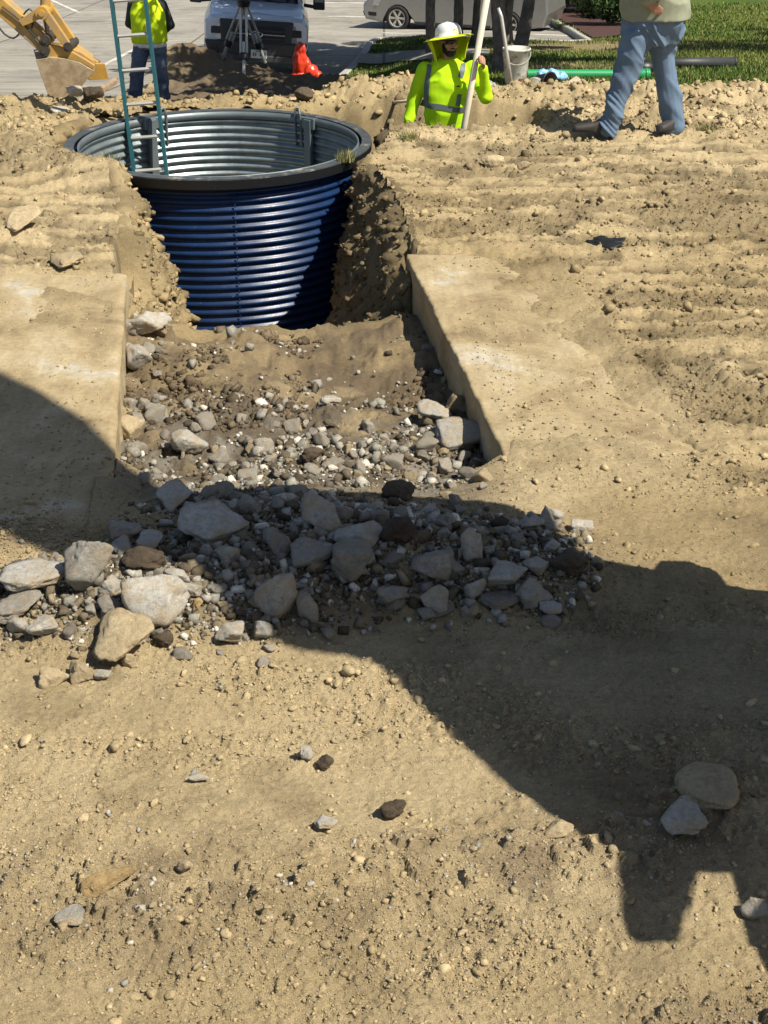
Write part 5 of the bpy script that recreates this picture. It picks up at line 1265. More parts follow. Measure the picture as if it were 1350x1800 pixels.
# the machine the arm belongs to stands out of the picture to the left
def dig_body(bm):
    ex, ez = L2(-175, -135); b_prism(bm, [(ex-.2, ez-.15), (ex+.25, ez+.1), (ex-1.1, ez+.75), (ex-3.0, .9), (ex-3.3, 1.2), (ex-1.2, ez+1.1), (ex-.1, ez+.35)][::1], .10, .40, .01)
simple('boom', dig_body, M_YELLOW, dg_)
ex = L2(-175, -135)[0]
simple('cab_body', lambda bm: (b_box(bm, (ex-4.3, .4, 1.35), (2.6, 2.0, .9), .06), b_box(bm, (ex-3.9, -.2, 2.2), (1.3, .9, 1.1), .06)), M_YELLOW, dg_)
for s_ in (-.75, .95): simple('track', lambda bm: b_prism(bm, [(ex-5.8, .25), (ex-5.5, .0), (ex-3.2, 0), (ex-2.9, .25), (ex-3.2, .6), (ex-5.5, .6)], s_, s_+.45, .05), M_RUBBER, dg_)

# ------------------------------------------------------------------ the machine above whose shadow lies over the near ground
XB = 2.05                                               # the vertical plane its arm swings in, right of the photographer's seat
def cast(u, v, z=0.02):
    g = Gz(u, v, z); h_ = (XB-g.x)/TS.x; q = g + TS*h_; return (q.y, q.z)
SH = [(1500, 1105), (1350, 1040), (1258, 1028), (1235, 1004), (1180, 988), (1162, 1010), (1100, 1000), (1010, 990), (870, 885), (650, 860), (440, 872), (290, 860), (200, 795), (140, 735), (60, 685), (-60, 625), (-260, 560), (-420, 700), (-120, 850), (20, 925), (130, 978), (205, 985),
      (330, 1040), (440, 1120), (560, 1146), (640, 1152), (700, 1172), (780, 1240), (850, 1310), (905, 1352), (960, 1400), (1010, 1440), (1112, 1500), (1124, 1640), (1152, 1662), (1172, 1600), (1192, 1534), (1312, 1540), (1330, 1590), (1350, 1660), (1380, 1712), (1500, 1800)]
shp = [cast(*q) for q in SH]
mach = thing('excavator', (XB, -4.5, 0), 'excavator standing behind the viewpoint, its arm casting the large shadow', 'excavator')
def arm(bm): b_prism(bm, [(a + 4.5, max(b_, .03)) for a, b_ in shp], -.055, .055, 0, 'x')
simple('arm', arm, M_YELLOW, mach)
ya = max(a for a, b_ in shp) ; top = max(shp, key=lambda q: q[1])
def boom2(bm): b_prism(bm, [(top[0]+4.1, top[1]-.5), (top[0]+4.6, top[1]+.0), (top[0]+3.0, top[1]+.7), (1.6, 2.6), (.9, 1.6), (1.5, 1.5), (top[0]+2.8, top[1]-.05)], -.16, .16, .02, 'x')
simple('boom', boom2, M_YELLOW, mach)
simple('house', lambda bm: (b_box(bm, (0, -.4, 1.6), (2.4, 3.0, 1.1), .08),), M_YELLOW, mach)
for s_ in (-1.15, .65): simple('track', lambda bm: b_prism(bm, [(-1.9, .4), (-1.6, .03), (1.2, .03), (1.5, .4), (1.2, .8), (-1.6, .8)], s_, s_+.5, .06, 'x'), M_RUBBER, mach)

# ------------------------------------------------------------------ vehicles
def wheel(parent, c, r_, w_, spokes=6, mtl=M_CHROME, axis='x', rimr=.66, flip=1):
    M = Matrix.Translation(Vector(c)) @ (Matrix.Rotation(R(90*flip), 4, 'Y') if axis == 'x' else Matrix.Rotation(R(90*flip), 4, 'X'))
    wh = simple('wheel', lambda bm: b_lathe(bm, [(.02, -w_*.42), (r_*rimr, -w_*.42), (r_*rimr, w_*.30), (.02, w_*.30)], 28, M), M_DSTEEL, parent)
    simple('tyre', lambda bm: b_lathe(bm, [(r_*rimr, -w_/2), (r_*.86, -w_*.52), (r_*.98, -w_*.42), (r_, -w_*.2), (r_, w_*.2), (r_*.98, w_*.42), (r_*.86, w_*.52), (r_*rimr, w_/2)], 40, M), M_RUBBER, wh, True)
    def rim(bm):
        b_lathe(bm, [(r_*rimr*.88, w_*.30), (r_*rimr*.99, w_*.30), (r_*rimr*.99, w_*.50), (r_*rimr*.90, w_*.46)], 36, M); b_lathe(bm, [(.001, w_*.36), (r_*.15, w_*.36), (r_*.13, w_*.47), (.001, w_*.48)], 20, M, False)
        for k in range(spokes):
            a = 2*math.pi*k/spokes; MM = M @ Matrix.Rotation(a, 4, 'Z')
            b_hull(bm, [MM @ V3(q) for q in ((r_*.10, -r_*.075, w_*.32), (r_*rimr*.92, -r_*.115, w_*.36), (r_*rimr*.92, r_*.115, w_*.36), (r_*.10, r_*.075, w_*.32), (r_*.10, -r_*.06, w_*.44), (r_*rimr*.92, -r_*.095, w_*.46), (r_*rimr*.92, r_*.095, w_*.46), (r_*.10, r_*.06, w_*.44))], .004, 1)
    simple('rim', rim, mtl, wh)
    return wh
tf = P(448, 128, 28.0); tz = float(zprof(tf.x, 28.6))
trk = thing('pickup_truck', (tf.x, 28.0, tz+.0), 'white pickup truck with a black grille parked nose-on behind the tripod', 'pickup truck', rot=(R(-3), R(4.0), R(4)))
# local: x across, y back from the nose, z up
def loft_sec(nm, secs, mtl, parent, smooth=True, n_=None, cap=True):
    bm = bmesh.new(); rs = [[bm.verts.new(p) for p in s_] for s_ in secs]
    for a, b_ in zip(rs, rs[1:]):
        for k in range(len(a)-1): bm.faces.new((a[k], a[k+1], b_[k+1], b_[k]))
    if cap:
        bm.faces.new(rs[0]); bm.faces.new(rs[-1][::-1])
    o = bmo(nm, bm, mtl, parent, smooth); return o
def half(y, pts):  return [(-x, y, z) for x, z in pts[::-1] if x > 0] + [(x, y, z) for x, z in pts]
def tsec(y, wb, zb, ws, zs, wt, zt): return [(-wb, y, zb), (-ws, y, zb+.12), (-ws, y, zs-.05), (-wt, y, zt-.02), (-wt*.7, y, zt), (0, y, zt+.015), (wt*.7, y, zt), (wt, y, zt-.02), (ws, y, zs-.05), (ws, y, zb+.12), (wb, y, zb)]
tb_ = loft_sec('body', [tsec(.10, .90, .62, .96, .98, .86, 1.06), tsec(.22, .95, .45, .99, 1.02, .88, 1.12), tsec(.8, .97, .45, 1.0, 1.08, .88, 1.19), tsec(1.45, .97, .45, 1.0, 1.12, .90, 1.24), tsec(3.3, .97, .45, 1.0, 1.14, .95, 1.24), tsec(3.45, .97, .45, 1.0, 1.20, .96, 1.28), tsec(5.6, .95, .5, .99, 1.22, .96, 1.30)], M_TRUCK, trk, False)
loft_sec('hood', [[(-.80, .13, 1.055), (-.45, .10, 1.075), (-.2, .09, 1.07), (0, .09, 1.07), (.2, .09, 1.07), (.45, .10, 1.075), (.80, .13, 1.055)], [(-.82, .5, 1.16), (-.5, .5, 1.20), (-.24, .5, 1.185), (0, .5, 1.18), (.24, .5, 1.185), (.5, .5, 1.20), (.82, .5, 1.16)],
    [(-.86, 1.3, 1.235), (-.55, 1.3, 1.275), (-.26, 1.3, 1.262), (0, 1.3, 1.262), (.26, 1.3, 1.262), (.55, 1.3, 1.275), (.86, 1.3, 1.235)]], M_TRUCK, trk, True, cap=False)
cab = loft_sec('cab', [[(-.90, 1.35, 1.2), (-.88, 1.40, 1.26), (.88, 1.40, 1.26), (.90, 1.35, 1.2)], [(-.90, 1.9, 1.2), (-.74, 2.0, 1.86), (.74, 2.0, 1.86), (.90, 1.9, 1.2)], [(-.92, 2.4, 1.2), (-.74, 2.4, 1.93), (.74, 2.4, 1.93), (.92, 2.4, 1.2)], [(-.92, 3.2, 1.2), (-.74, 3.1, 1.90), (.74, 3.1, 1.90), (.92, 3.2, 1.2)]], M_TRUCK, trk, False)
simple('windshield', lambda bm: b_hull(bm, [V3(q) for q in ((-.80, 1.37, 1.275), (.80, 1.37, 1.275), (.80, 1.42, 1.275), (-.80, 1.42, 1.275), (-.69, 1.90, 1.80), (.69, 1.90, 1.80), (.69, 1.96, 1.80), (-.69, 1.96, 1.80))], .01), M_GLASS, trk)
for s_ in (-1, 1): simple('side_window', lambda bm: b_hull(bm, [V3((s_*q[0], q[1], q[2])) for q in ((.90, 1.6, 1.27), (.93, 3.0, 1.27), (.86, 3.0, 1.27), (.84, 1.6, 1.27), (.775, 2.02, 1.80), (.775, 2.95, 1.80), (.70, 2.95, 1.80), (.70, 2.02, 1.80))], .004), M_GLASS, trk)
for k in (-1, 1): simple('wiper', lambda bm: b_tube(bm, [(k*.35+.1, 1.33, 1.29), (k*.35-.3, 1.43, 1.33)], .012, 6), M_BLACK, trk)
gr = simple('grille', lambda bm: b_hull(bm, [V3(q) for q in ((-.66, .02, .60), (.66, .02, .60), (.66, .14, .60), (-.66, .14, .60), (-.70, .045, 1.045), (.70, .045, 1.045), (.70, .16, 1.045), (-.70, .16, 1.045))], .03), M_BUMPER, trk)
simple('grille_opening', lambda bm: b_box(bm, (0, .02, .80), (1.04, .03, .27), .01), M_BLACK, gr)
for z_ in (.73, .87): simple('grille_bar', lambda bm: b_box(bm, (0, .004, z_), (1.0, .03, .035), .008), M_BUMPER, gr)
for s_ in (-1, 1): simple('grille_bar', lambda bm: b_box(bm, (s_*.34, -.004, .80), (.40, .02, .02), .004), M_CHROME, gr)
em = simple('emblem', lambda bm: b_lathe(bm, [(.001, -.02), (.075, -.02), (.085, 0), (.075, .012), (.001, .012)], 28, Matrix.Translation((0, -.006, .80)) @ Matrix.Rotation(R(90), 4, 'X') @ Matrix.Diagonal((1.65, .68, 1, 1)), False), M_CHROME, gr, True)
simple('emblem_field', lambda bm: b_lathe(bm, [(.001, .002), (.066, .002), (.066, .016), (.001, .018)], 28, Matrix.Translation((0, -.008, .80)) @ Matrix.Rotation(R(90), 4, 'X') @ Matrix.Diagonal((1.65, .68, 1, 1)), False), mat('emblem_blue', (.02, .035, .07), .3), gr)
simple('bumper', lambda bm: (b_hull(bm, [V3(q) for q in ((-.86, .02, .34), (.86, .02, .34), (.92, .3, .34), (-.92, .3, .34), (-.97, .0, .65), (.97, .0, .65), (1.0, .35, .67), (-1.0, .35, .67))], .03), b_box(bm, (0, .03, .36), (1.5, .1, .12), .02)), M_BUMPER, trk)
for s_ in (-1, 1):
    hl_ = simple('headlight', lambda bm: b_hull(bm, [V3((s_*q[0], q[1], q[2])) for q in ((.64, .07, .66), (.97, .14, .66), (.99, .34, .70), (.64, .2, .66), (.68, .085, .97), (.955, .15, 1.0), (.97, .38, 1.02), (.68, .2, .97))], .012), M_LAMP, trk)
    simple('reflector', lambda bm: b_hull(bm, [V3((s_*q[0], q[1], q[2])) for q in ((.68, .055, .77), (.86, .09, .77), (.86, .2, .77), (.68, .2, .77), (.68, .065, .90), (.86, .10, .90), (.86, .2, .90), (.68, .2, .90))], .008), M_BLACK, hl_)
    simple('fog_lamp', lambda bm: b_box(bm, (s_*.78, .005, .47), (.16, .03, .10), .02), M_BLACK, trk)
    mi = simple('mirror', lambda bm: b_hull(bm, [V3((s_*q[0], q[1], q[2])) for q in ((1.10, 1.50, 1.17), (1.34, 1.55, 1.17), (1.34, 1.66, 1.17), (1.10, 1.62, 1.17), (1.10, 1.50, 1.46), (1.32, 1.55, 1.47), (1.32, 1.66, 1.47), (1.10, 1.62, 1.46))], .03), M_BLACK, trk)
    simple('mirror_arm', lambda bm: b_tube(bm, [(s_*.92, 1.62, 1.24), (s_*1.14, 1.57, 1.22)], .035, 8), M_BLACK, mi)
    simple('mirror_cap', lambda bm: b_hull(bm, [V3((s_*q[0], q[1], q[2])) for q in ((1.13, 1.485, 1.31), (1.31, 1.53, 1.31), (1.31, 1.56, 1.31), (1.13, 1.53, 1.31), (1.13, 1.485, 1.44), (1.30, 1.53, 1.45), (1.30, 1.56, 1.45), (1.13, 1.53, 1.44))], .01), M_SILVER, mi)
    for y_ in (.98, 4.6): wheel(trk, (s_*.86, y_, .39), .39, .27, 6, M_SILVER, 'x', .6, s_)
lpz = simple('license_plate', lambda bm: b_box(bm, (.06, -.012, .445), (.31, .02, .155), .006), M_PLATE, trk)
for k, q in enumerate((-.10, -.06, .03, .07, .105)): simple('plate_mark', lambda bm: b_box(bm, (.06+q, -.0235, .437), (.025, .004, .062), .001), M_INK, lpz)
simple('plate_mark', lambda bm: b_box(bm, (.06, -.0235, .497), (.13, .004, .014), .001), M_INK, lpz)

# silver minivan across the lot
vw = hit(720, 47); vr = hit(911, 51)
van = thing('parked_car', (vw.x, vw.y+.1, vw.z), 'silver minivan parked side-on behind the tree trunks', 'car', rz=math.atan2(vr.y-vw.y, vr.x-vw.x))
wb = (vr-vw).length
def arch(cx, r_, n=9): return [(cx + r_*math.cos(math.pi*k/n), .33 + r_*math.sin(math.pi*k/n)) for k in range(n, -1, -1)]
prof = [(-.98, .42), (-.92, .27), (-.43, .20)] + arch(0, .40)[0:] + [(.46, .19), (wb-.46, .19)] + arch(wb, .40) + [(wb+.46, .22), (wb+.92, .30), (wb+1.02, .62), (wb+.98, 1.05), (wb+.1, 1.10), (.7, 1.04), (-.35, .93), (-.85, .78), (-.98, .62)]
def vanb(bm):
    b_prism(bm, prof, -.93, .93, .05)
vb = simple('body', vanb, M_SILVER, van)
simple('cabin', lambda bm: b_hull(bm, [V3(q) for q in ((.05, -.90, 1.0), (wb+.95, -.90, 1.06), (wb+.95, .90, 1.06), (.05, .90, 1.0), (1.05, -.68, 1.70), (wb+.70, -.70, 1.72), (wb+.70, .70, 1.72), (1.05, .68, 1.70))], .06), M_SILVER, van)
for x0, x1 in ((.75, 1.65), (1.72, 2.7), (2.78, wb+.75)): simple('side_window', lambda bm: b_hull(bm, [V3(q) for q in ((x0, -.905, 1.10), (x1, -.905, 1.12), (x1, -.85, 1.12), (x0, -.85, 1.10), (x0+.25*(x0 < 1), -.745, 1.60), (x1, -.745, 1.62), (x1, -.70, 1.62), (x0+.25*(x0 < 1), -.70, 1.60))], .004), M_GLASS, van)
for x0 in (-.02, wb): wheel(van, (x0, -.83, .33), .33, .22, 6, M_ALU, 'y', .68, 1); wheel(van, (x0, .83, .33), .33, .22, 6, M_ALU, 'y', .68, -1)
simple('fog_recess', lambda bm: b_hull(bm, [V3(q) for q in ((-.955, -.92, .36), (-.60, -.947, .36), (-.60, -.90, .36), (-.95, -.88, .36), (-.985, -.92, .47), (-.60, -.947, .45), (-.60, -.90, .45), (-.98, -.88, .47))], .006), M_BLACK, van)
simple('headlight', lambda bm: b_hull(bm, [V3(q) for q in ((-.985, -.90, .60), (-.55, -.948, .62), (-.55, -.80, .62), (-1.0, -.6, .60), (-.94, -.90, .72), (-.50, -.948, .78), (-.50, -.80, .78), (-.96, -.6, .72))], .008), M_LAMP, van)
for xs in (1.68, 2.74): simple('door_seam', lambda bm: b_box(bm, (xs, -.9305, .66), (.012, .004, .72)), M_BLACK, van)
simple('sill_trim', lambda bm: b_box(bm, (wb/2, -.928, .24), (wb-.95, .03, .07), .01), M_BUMPER, van)

# ------------------------------------------------------------------ trees: trunks in view, crowns above
M_BARK = mat('bark', (.135, .115, .10), .95, var=.5, vscale=9, bmp=1.0, bscale=22)
def tree(p, r_, hgt, lean, lb, seed, crown=1.9, nleaf=5200, gap=1.0):
    o = thing('tree', p, lb, 'tree', 'trees on the lawn'); rg = np.random.default_rng(seed); k = 26
    pts = [V3((lean[0]*t*hgt*.5 + .05*math.sin(t*5+seed), lean[1]*t*hgt*.5 + .05*math.cos(t*4+seed), -.15 + t*hgt*.62)) for t in np.linspace(0, 1, k)]
    def tk(bm):
        b_tube(bm, pts, [r_*(1.45-.45*min(1, i/3))*(1-.5*i/k) for i in range(k)], 14)
        for v_ in bm.verts:
            q = v_.co; a = math.atan2(q.y, q.x); v_.co += V3((math.cos(a), math.sin(a), 0))*r_*(.10*math.sin(a*9+q.z*3) + .12*rg.uniform(-1, 1))
    simple('trunk', tk, M_BARK, o)
    tops = []
    for q in range(7):
        b0 = pts[int(k*rg.uniform(.55, .98))]; a = q*.9 + rg.uniform(-.3, .3); e = b0 + V3((math.cos(a)*crown*.75, math.sin(a)*crown*.75, rg.uniform(.25, .5)*hgt*.6)); tops.append(e)
        simple('branch', lambda bm: b_tube(bm, [b0, b0.lerp(e, .5) + V3((0, 0, .1)), e], [r_*.4, r_*.25, r_*.08], 7), M_BARK, o)
    cs = [tuple(e + V3((rg.normal()*.45, rg.normal()*.45, rg.normal()*.35))*1.0) for e in tops for _ in range(5)] + [tuple(pts[-1] + V3((rg.normal()*.6, rg.normal()*.6, rg.uniform(0, 1.2)))) for _ in range(10)]
    rs = [(rg.uniform(.35, .7)*gap,)*3 for _ in cs]
    for i_ in (0, 1): leaves('crown', cs, rs, nleaf//2, .11, M_LEAF[i_*2], o, seed*7+i_)
def on_lawn(u, d_):
    x = (u-675)/FPX*(d_*CP + (CH+1)*SP); x = (u-675)/FPX*(d_*CP + (CH-float(zprof(x, d_)))*SP); return V3((x, d_, float(zprof(x, d_))+.05))
for k, (u, d_, r_, h_, ln, lb) in enumerate([(876, 18.6, .095, 5.6, (-.02, 0), 'thick rough-barked tree trunk beside the held pole'), (760, 28.0, .10, 5.8, (.0, 0), 'tree trunk behind the worker\'s hat brim'),
        (893, 30.3, .125, 6.2, (0, 0), 'dark trunk between the leaning pipe and the slanted tree'), (914, 21.5, .105, 5.6, (.09, 0), 'slanted tree trunk over the white bucket'),
        (832, 29.5, .08, 5.2, (.0, 0), 'slim pale-sided trunk right behind the worker\'s ear'), (800, 29.3, .105, 6.0, (0, 0), 'trunk half hidden by the worker\'s hard hat')]):
    tree(on_lawn(u, d_), r_, h_, ln, lb, 21+k, 3.1, 14000)
tree(V3((4.2, 21.8, float(zprof(4.2, 21.8)))), .12, 6.6, (.05, 0), 'leafy tree on the lawn beyond the walking man\'s shoulder', 41, 2.3, 9000)
tree(V3((10.5, 26.5, float(zprof(10.5, 26.5)))), .14, 7.5, (0, 0), 'spreading tree on the open lawn, shading the grass', 43, 2.6, 6000)
tree(V3((14.5, 33.5, float(zprof(14.5, 33.5)))), .14, 7.5, (0, 0), 'far tree at the upper lawn', 44, 2.6, 6000)

# ------------------------------------------------------------------ tripod, bag, pipes and things lying about
tp = P(428, 2, 25.2); tri = thing('tripod', (tp.x, 25.2, float(zprof(tp.x, 25.2))), 'grey surveyor\'s tripod standing on the dark earth before the truck', 'tripod'); to = tri.location
def gpt(u, v, d_): return P(u, v, d_) - to
hd0 = gpt(428, 6, 25.2)
for (u, v, d_, m_) in ((386, 116, 25.55, M_GREYLEG), (471, 123, 25.5, M_GREYLEG), (429, 156, 24.7, M_ALU)):
    ft = gpt(u, v, d_); ft = V3((ft.x, ft.y, ft.z)); ax_ = (ft-hd0).normalized(); sd = V3((ax_.z, 0, -ax_.x)).normalized() if abs(ax_.x) > .05 else V3((1, 0, 0)); L_ = (ft-hd0).length
    lg = simple('leg', lambda bm: [b_tube(bm, [hd0 + sd*q + ax_*.05, hd0 + sd*q*1.2 + ax_*L_*.62], .020, 8) for q in (-.045, .045)] + [b_tube(bm, [hd0 + ax_*L_*.45, ft - ax_*.08], .030, 8)], m_, tri)
    simple('clamp', lambda bm: b_tube(bm, [hd0 + ax_*L_*.58, hd0 + ax_*L_*.66], .075, 8), M_BLACK, lg)
    simple('foot', lambda bm: b_tube(bm, [ft - ax_*.14, ft - ax_*.02, ft + ax_*.04], [.035, .028, .005], 8), M_BLACK, lg)
simple('tripod_head', lambda bm: b_lathe(bm, [(.001, -.06), (.10, -.05), (.12, .03), (.085, .06), (.001, .06)], 20, Matrix.Translation(hd0), False), M_BLACK, tri)
simple('level', lambda bm: (b_box(bm, hd0 + V3((0, 0, .15)), (.13, .22, .15), .03), b_tube(bm, [hd0 + V3((0, -.17, .16)), hd0 + V3((0, .15, .16))], .04, 12)), M_YELLOW, tri)
bz = hit(538, 141); bag = thing('plastic_bag', bz + V3((0, 0, .02)), 'bright orange-red plastic bag standing slumped by the truck\'s bumper', 'bag'); bag.scale = (.82, .82, .82)
def bagf(bm):
    for c, r_ in (((-.12, 0, .35), (.17, .15, .36)), ((-.10, 0, .62), (.13, .12, .17)), ((.10, 0, .15), (.18, .15, .17)), ((.24, -.02, .09), (.13, .13, .10)), ((-.13, 0, .06), (.22, .18, .10)), ((0, 0, .3), (.12, .12, .18))): b_ell(bm, V3(c) + bag.location, r_)
fuse('bag_skin', bagf, .018, M_ORANGE, bag, 2, lambda co: .03*(1-2*np.abs(fbm3(co[:, 0]*9, co[:, 1]*9, co[:, 2]*3, 1, 3, 3)))-.01)
def lay(nm, u, v, lb, cat, fn, mtl, smooth=False, zoff=0.0):
    p = drop(u, v) if v > 165 else None; q = V3((p[0], p[1], surf(*p))) if p else hit(u, v)
    if not p and in_poly(np.array([q.x]), np.array([q.y]), LAWN)[0]: q.z += .12
    o = simple(nm, fn, mtl, None, smooth); o.location = q + V3((0, 0, zoff)); return tag(o, lb, cat)
gp = P(960, 150, 16.9); zl = lambda x, y: float(lawn_z(np.array([x]), np.array([y]))[0])
gl0 = V3((P(925, 155, 17.0).x, 17.0, 0)); gl1 = V3((P(1140, 146, 17.1).x, 17.1, 0)); gl0.z = zl(gl0.x, gl0.y)+.055; gl1.z = zl(gl1.x, gl1.y)+.055
def gpf(bm):
    A, B = V3((0, 0, 0)), gl1-gl0; t = (B-A).normalized(); b_tube(bm, [A, B - t*.02], .056, 20, False); b_tube(bm, [B - t*.20, B - t*.14, B], [.056, .066, .068], 20, False); b_tube(bm, [B - t*.055, B - t*.03], .073, 20)
    b_tube(bm, [B, B - t*.3], .046, 16, True)
o = simple('green_pipe', gpf, M_GREENPIPE, None, True); o.location = gl0; tag(o, 'long green plastic pipe with a socket end lying on the grass', 'pipe')
bl0 = V3((P(1150, 126, 19.0).x, 19.0, 0)); bl1 = V3((P(1290, 124, 19.4).x, 19.4, 0))
for q in (bl0, bl1): q.z = zl(q.x, q.y)+.075
o = simple('black_pipe', lambda bm: (b_tube(bm, [V3((0, 0, 0)), bl1-bl0], .07, 20, True), b_tube(bm, [bl1-bl0-(bl1-bl0).normalized()*.03, bl1-bl0], .075, 20, True)), M_BUMPER, None, True); o.location = bl0
tag(o, 'black corrugated pipe lying on the lawn behind the walking man', 'pipe')
q = V3((P(1128, 136, 18.0).x, 18.0, 0)); q.z = zl(q.x, q.y)
o = simple('black_bag', lambda bm: [b_ell(bm, c, r_) for c, r_ in (((0, 0, .08), (.16, .14, .10)), ((-.03, 0, .16), (.09, .09, .08)))], M_BLACK, None, True); o.location = q; tag(o, 'small black bundle on the grass between the walking man\'s legs', 'bundle')
# white bucket, leaning pipe and odds and ends on the bank
q = V3((P(905, 165, 16.6).x, 16.6, 0)); q.z = max(zl(q.x, q.y), float(H(np.array([q.x]), np.array([q.y]), False)[0][0]))
bu = thing('white_bucket', q, 'white plastic bucket with smeared sides behind the leaning pipe', 'bucket')
simple('pail', lambda bm: b_lathe(bm, [(.12, 0), (.152, .36), (.160, .365), (.160, .385), (.146, .385), (.115, .02), (.001, .02), (.001, 0)], 28, None, False), mat('smeared_white', (.58, .56, .48), .6, var=.2, dirt=(.10, .09, .07), dirtamt=.35, dscale=7), bu, True)
simple('handle', lambda bm: b_tube(bm, [(.158*math.cos(a), -.02 - .12*math.sin(a), .34 - .12*math.sin(a)) for a in np.linspace(0, math.pi, 14)], .005, 6), M_ALU, bu)
a0, a1 = P(901, 162, 16.2), P(879, 14, 16.3)
o = simple('leaning_pipe', lambda bm: b_tube(bm, [V3((0, 0, 0)), (a1-a0)*.5, (a1-a0)*.9, (a1-a0) + V3((-.02, 0, -.0))], [.021, .020, .020, .018], 10), M_ALU, None, True); o.location = a0; tag(o, 'thin white metal pipe leaning on the rough-barked tree', 'pipe')
def onb(u, v, d_): p = P(u, v, d_); z = max(zl(p.x, d_) if in_poly(np.array([p.x]), np.array([d_]), LAWN)[0] else -9, float(H(np.array([p.x]), np.array([d_]), False)[0][0])); return V3((p.x, d_, z))
def crumple(nm, u, d_, rads, mtl, lb, cat, vox=.014, amp=.02):
    t = thing(nm, onb(u, 150, d_), lb, cat); fuse('skin', lambda bm: [b_ell(bm, t.location + V3(c), r_) for c, r_ in rads], vox, mtl, t, 1, lambda co: 1.6*amp*(.7-2*np.abs(fbm3(co[:, 0]*17, co[:, 1]*17, co[:, 2]*17, 1, 3, 5)))); return t
crumple('plastic_wrap', 971, 16.7, [((-.10, 0, .05), (.08, .06, .06)), ((.06, 0, .04), (.10, .07, .05)), ((-.02, 0, .07), (.06, .05, .05))], M_BLUEBAG, 'crumpled blue and white plastic wrap on the grass by the green pipe', 'plastic wrap')
crumple('plastic_wrap', 937, 16.3, [((0, 0, .06), (.08, .07, .08)), ((.04, 0, .12), (.05, .05, .05))], M_WHITE, 'crumpled clear and white wrapping beside the bucket', 'plastic wrap')
crumple('rag', 918, 16.0, [((0, 0, .05), (.13, .08, .07)), ((.08, 0, .03), (.10, .06, .04))], M_MULCH2, 'dark brown rag in front of the white bucket', 'rag')
crumple('rag', 886, 16.1, [((0, 0, .02), (.20, .07, .03)), ((-.12, 0, .02), (.1, .06, .025))], M_MULCH2, 'flat dark red rag at the foot of the rough-barked tree', 'rag')
crumple('plastic_wrap', 853, 16.0, [((0, 0, .05), (.10, .08, .06)), ((.07, 0, .04), (.06, .06, .05))], M_LAMP, 'clear plastic sheet crumpled beside the worker\'s elbow', 'plastic wrap')
po = thing('black_pot', onb(955, 150, 15.95), 'black plastic pot tipped on its side by the wood block', 'pot')
PM = Matrix.Rotation(R(80), 4, 'X') @ Matrix.Rotation(R(35), 4, 'Y')
simple('pot_shell', lambda bm: b_lathe(bm, [(.001, -.10), (.07, -.10), (.098, .10), (.108, .10), (.108, .115), (.094, .115), (.066, -.085), (.001, -.085)], 26, Matrix.Translation((0, 0, .09)) @ PM, False), M_BLACK, po, True)
simple('lid', lambda bm: b_lathe(bm, [(.001, -.012), (.085, -.012), (.09, .012), (.001, .016)], 26, Matrix.Translation((-.10, -.10, .07)) @ Matrix.Rotation(R(62), 4, 'X') @ Matrix.Rotation(R(-10), 4, 'Y'), False), mat('olive_lid', (.22, .21, .16), .6), po, True)
simple('hoop', lambda bm: b_tube(bm, [(-.12 + .08*math.cos(a), -.13, .07 + .085*math.sin(a)) for a in np.linspace(0, 6.28, 26)], .007, 6, False), M_GREYLEG, po)
def blk(nm, u, d_, s_, rot, mtl, lb, cat):
    p = onb(u, 150, d_); o = simple(nm, lambda bm: b_box(bm, (0, 0, 0), s_, .006), mtl); o.location = p + V3((0, 0, s_[2]*.5)); o.rotation_euler = rot; return tag(o, lb, cat)
blk('wood_block', 1008, 15.95, (.17, .10, .10), (.3, -.5, .4), M_WOODPALE, 'pale sawn wood block lying askew by the green pipe', 'wood block')
blk('wood_board', 968, 15.8, (.24, .12, .03), (.15, .15, .2), M_CARD, 'small brown board beside the tipped black pot', 'board')
blk('white_box', 978, 16.35, (.09, .08, .09), (0, .1, .3), M_WHITE, 'small white box against the green pipe', 'box')
blk('wooden_crate', 716, 17.0, (.24, .3, .26), (0, 0, .15), M_CARD, 'brown wooden box half hidden behind the worker\'s arm', 'box')
sp0, sp1 = P(672, 182, 15.35), P(720, 177, 14.85)
o = simple('tool_handle', lambda bm: b_tube(bm, [V3((0, 0, 0)), sp1-sp0], .016, 10), M_WOODPALE, None, True); o.location = sp0; tag(o, 'pale wooden tool handle lying on the spoil by the worker', 'tool handle')
for u0, v0, u1, v1, d_, lb, w_ in ((122, 200, 206, 148, 15.6, 'long brown plank lying across the earth beside the ladder', .09),):
    A, B = P(u0, v0, d_), P(u1, v1, d_+1.4); o = simple('plank', lambda bm: b_hull(bm, [V3((0, 0, 0)), B-A, B-A+V3((-.02, w_*1.6, .02)), V3((-.02, w_*1.6, .02)), V3((0, 0, .05)), B-A+V3((0, 0, .05)), B-A+V3((-.02, w_*1.6, .07)), V3((-.02, w_*1.6, .07))], .006), M_WOODBROWN); o.location = A; tag(o, lb, 'plank')
hero(165, 176, 40, 30, M_ROCK_DARK, SO, 'dark earth lump beside the brown plank', 'clod', lift=.05)
hero(133, 176, 34, 22, M_CONC, FR, 'pale concrete rubble at the plank\'s foot under the digger bucket', 'rubble', lift=.05)
hero(110, 196, 40, 12, M_CONC, FR, 'thin grey concrete plate beside the brown plank\'s lower end', 'rubble', True)
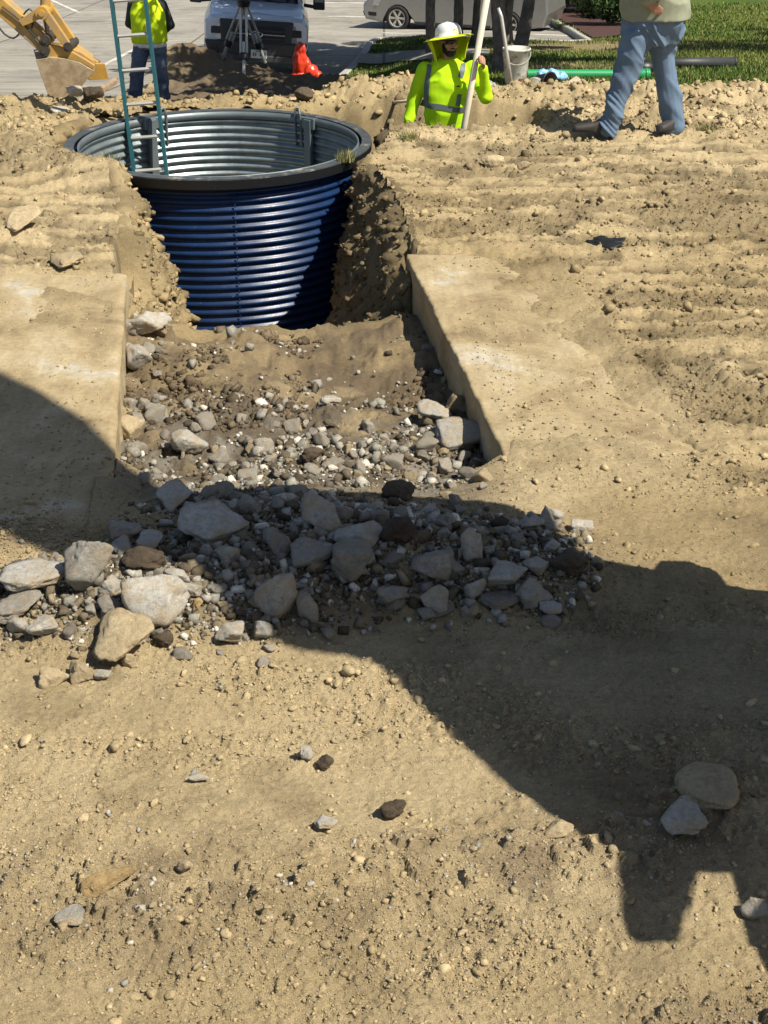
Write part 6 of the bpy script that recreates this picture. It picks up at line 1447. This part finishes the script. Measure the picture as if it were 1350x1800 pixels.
hero(535, 178, 34, 26, M_ROCK_DARK, SO, 'dark clod behind the tank rim', 'clod', lift=.02, rnd=.3)
hero(1066, 438, 76, 26, M_TAR, 'tar_scrap', 'torn black tar scrap pressed into the tan earth', 'tar scrap', True, jag=.25)

# ------------------------------------------------------------------ crumbling clods on the spoil banks and on the cut walls
rg = np.random.default_rng(91); n = 5200
x = rg.uniform(-5.2, 6.5, n); y = 13.7 + 3.6*rg.uniform(0, 1, n); q = rg.uniform(0, 1, n); sz = .022*(1-q*(1-(.022/.095)**1.8))**(-1/1.8)
_, K = H(x, y); k = (~in_pit(x, y)) & (K['out'] < .5) & (np.hypot(x-TC[0], y-TC[1]) > 1.6); x, y, sz = x[k], y[k], sz[k]; _, K = H(x, y)
scatter('spoil_clods', x, y, sz, soil_col(x, y, K)*rg.uniform(.7, 1.2, (len(x), 1)), M_CLOD, 1, 7, .3, label='loose clods on the spoil banks behind the tank', cat='soil clods')
rg = np.random.default_rng(92); ii = rg.integers(nP*3, nP*48, 5200); ii = ii[(wv[ii, 1] < 12.3)]; m = len(ii)
q = rg.uniform(0, 1, m); sz = .018*(1-q*(1-(.018/.11)**1.7))**(-1/1.7); pw = wv[ii] - np.column_stack([NN[ii]*-.004, np.zeros(m)])
scatter('wall_clods', pw[:, 0], pw[:, 1], sz, wc[ii]*rg.uniform(.65, 1.15, (m, 1)), M_CLOD, 1, 8, .5, zfun=pw[:, 2], label='clods sticking out of the cut earth walls of the hole', cat='soil clods')

x, y, s_, rg = sample(7000, 215, 760, 575, 760, 2.0, 4.5, 22, 15, -.28); _, K = H(x, y); L, Rr = slab_mask(x, y)
k = (K['lat'] > .6) & ~(L | Rr) & ~in_pit(x, y) & (y > 7.1) & (y < 8.9) & (rg.uniform(0, 1, len(x)) < .55*sstep(-.1, .4, fbm2(x, y, 2.2, 3, 161))); x, y, s_ = x[k], y[k], s_[k]
scatter('trench_clods', x, y, s_, np.array((.125, .096, .062))*rg.uniform(.55, 1.5, (len(x), 1)), M_CLOD, 1, 17, .3, label='dark damp earth clods on the trench floor below the tank', cat='soil clods')
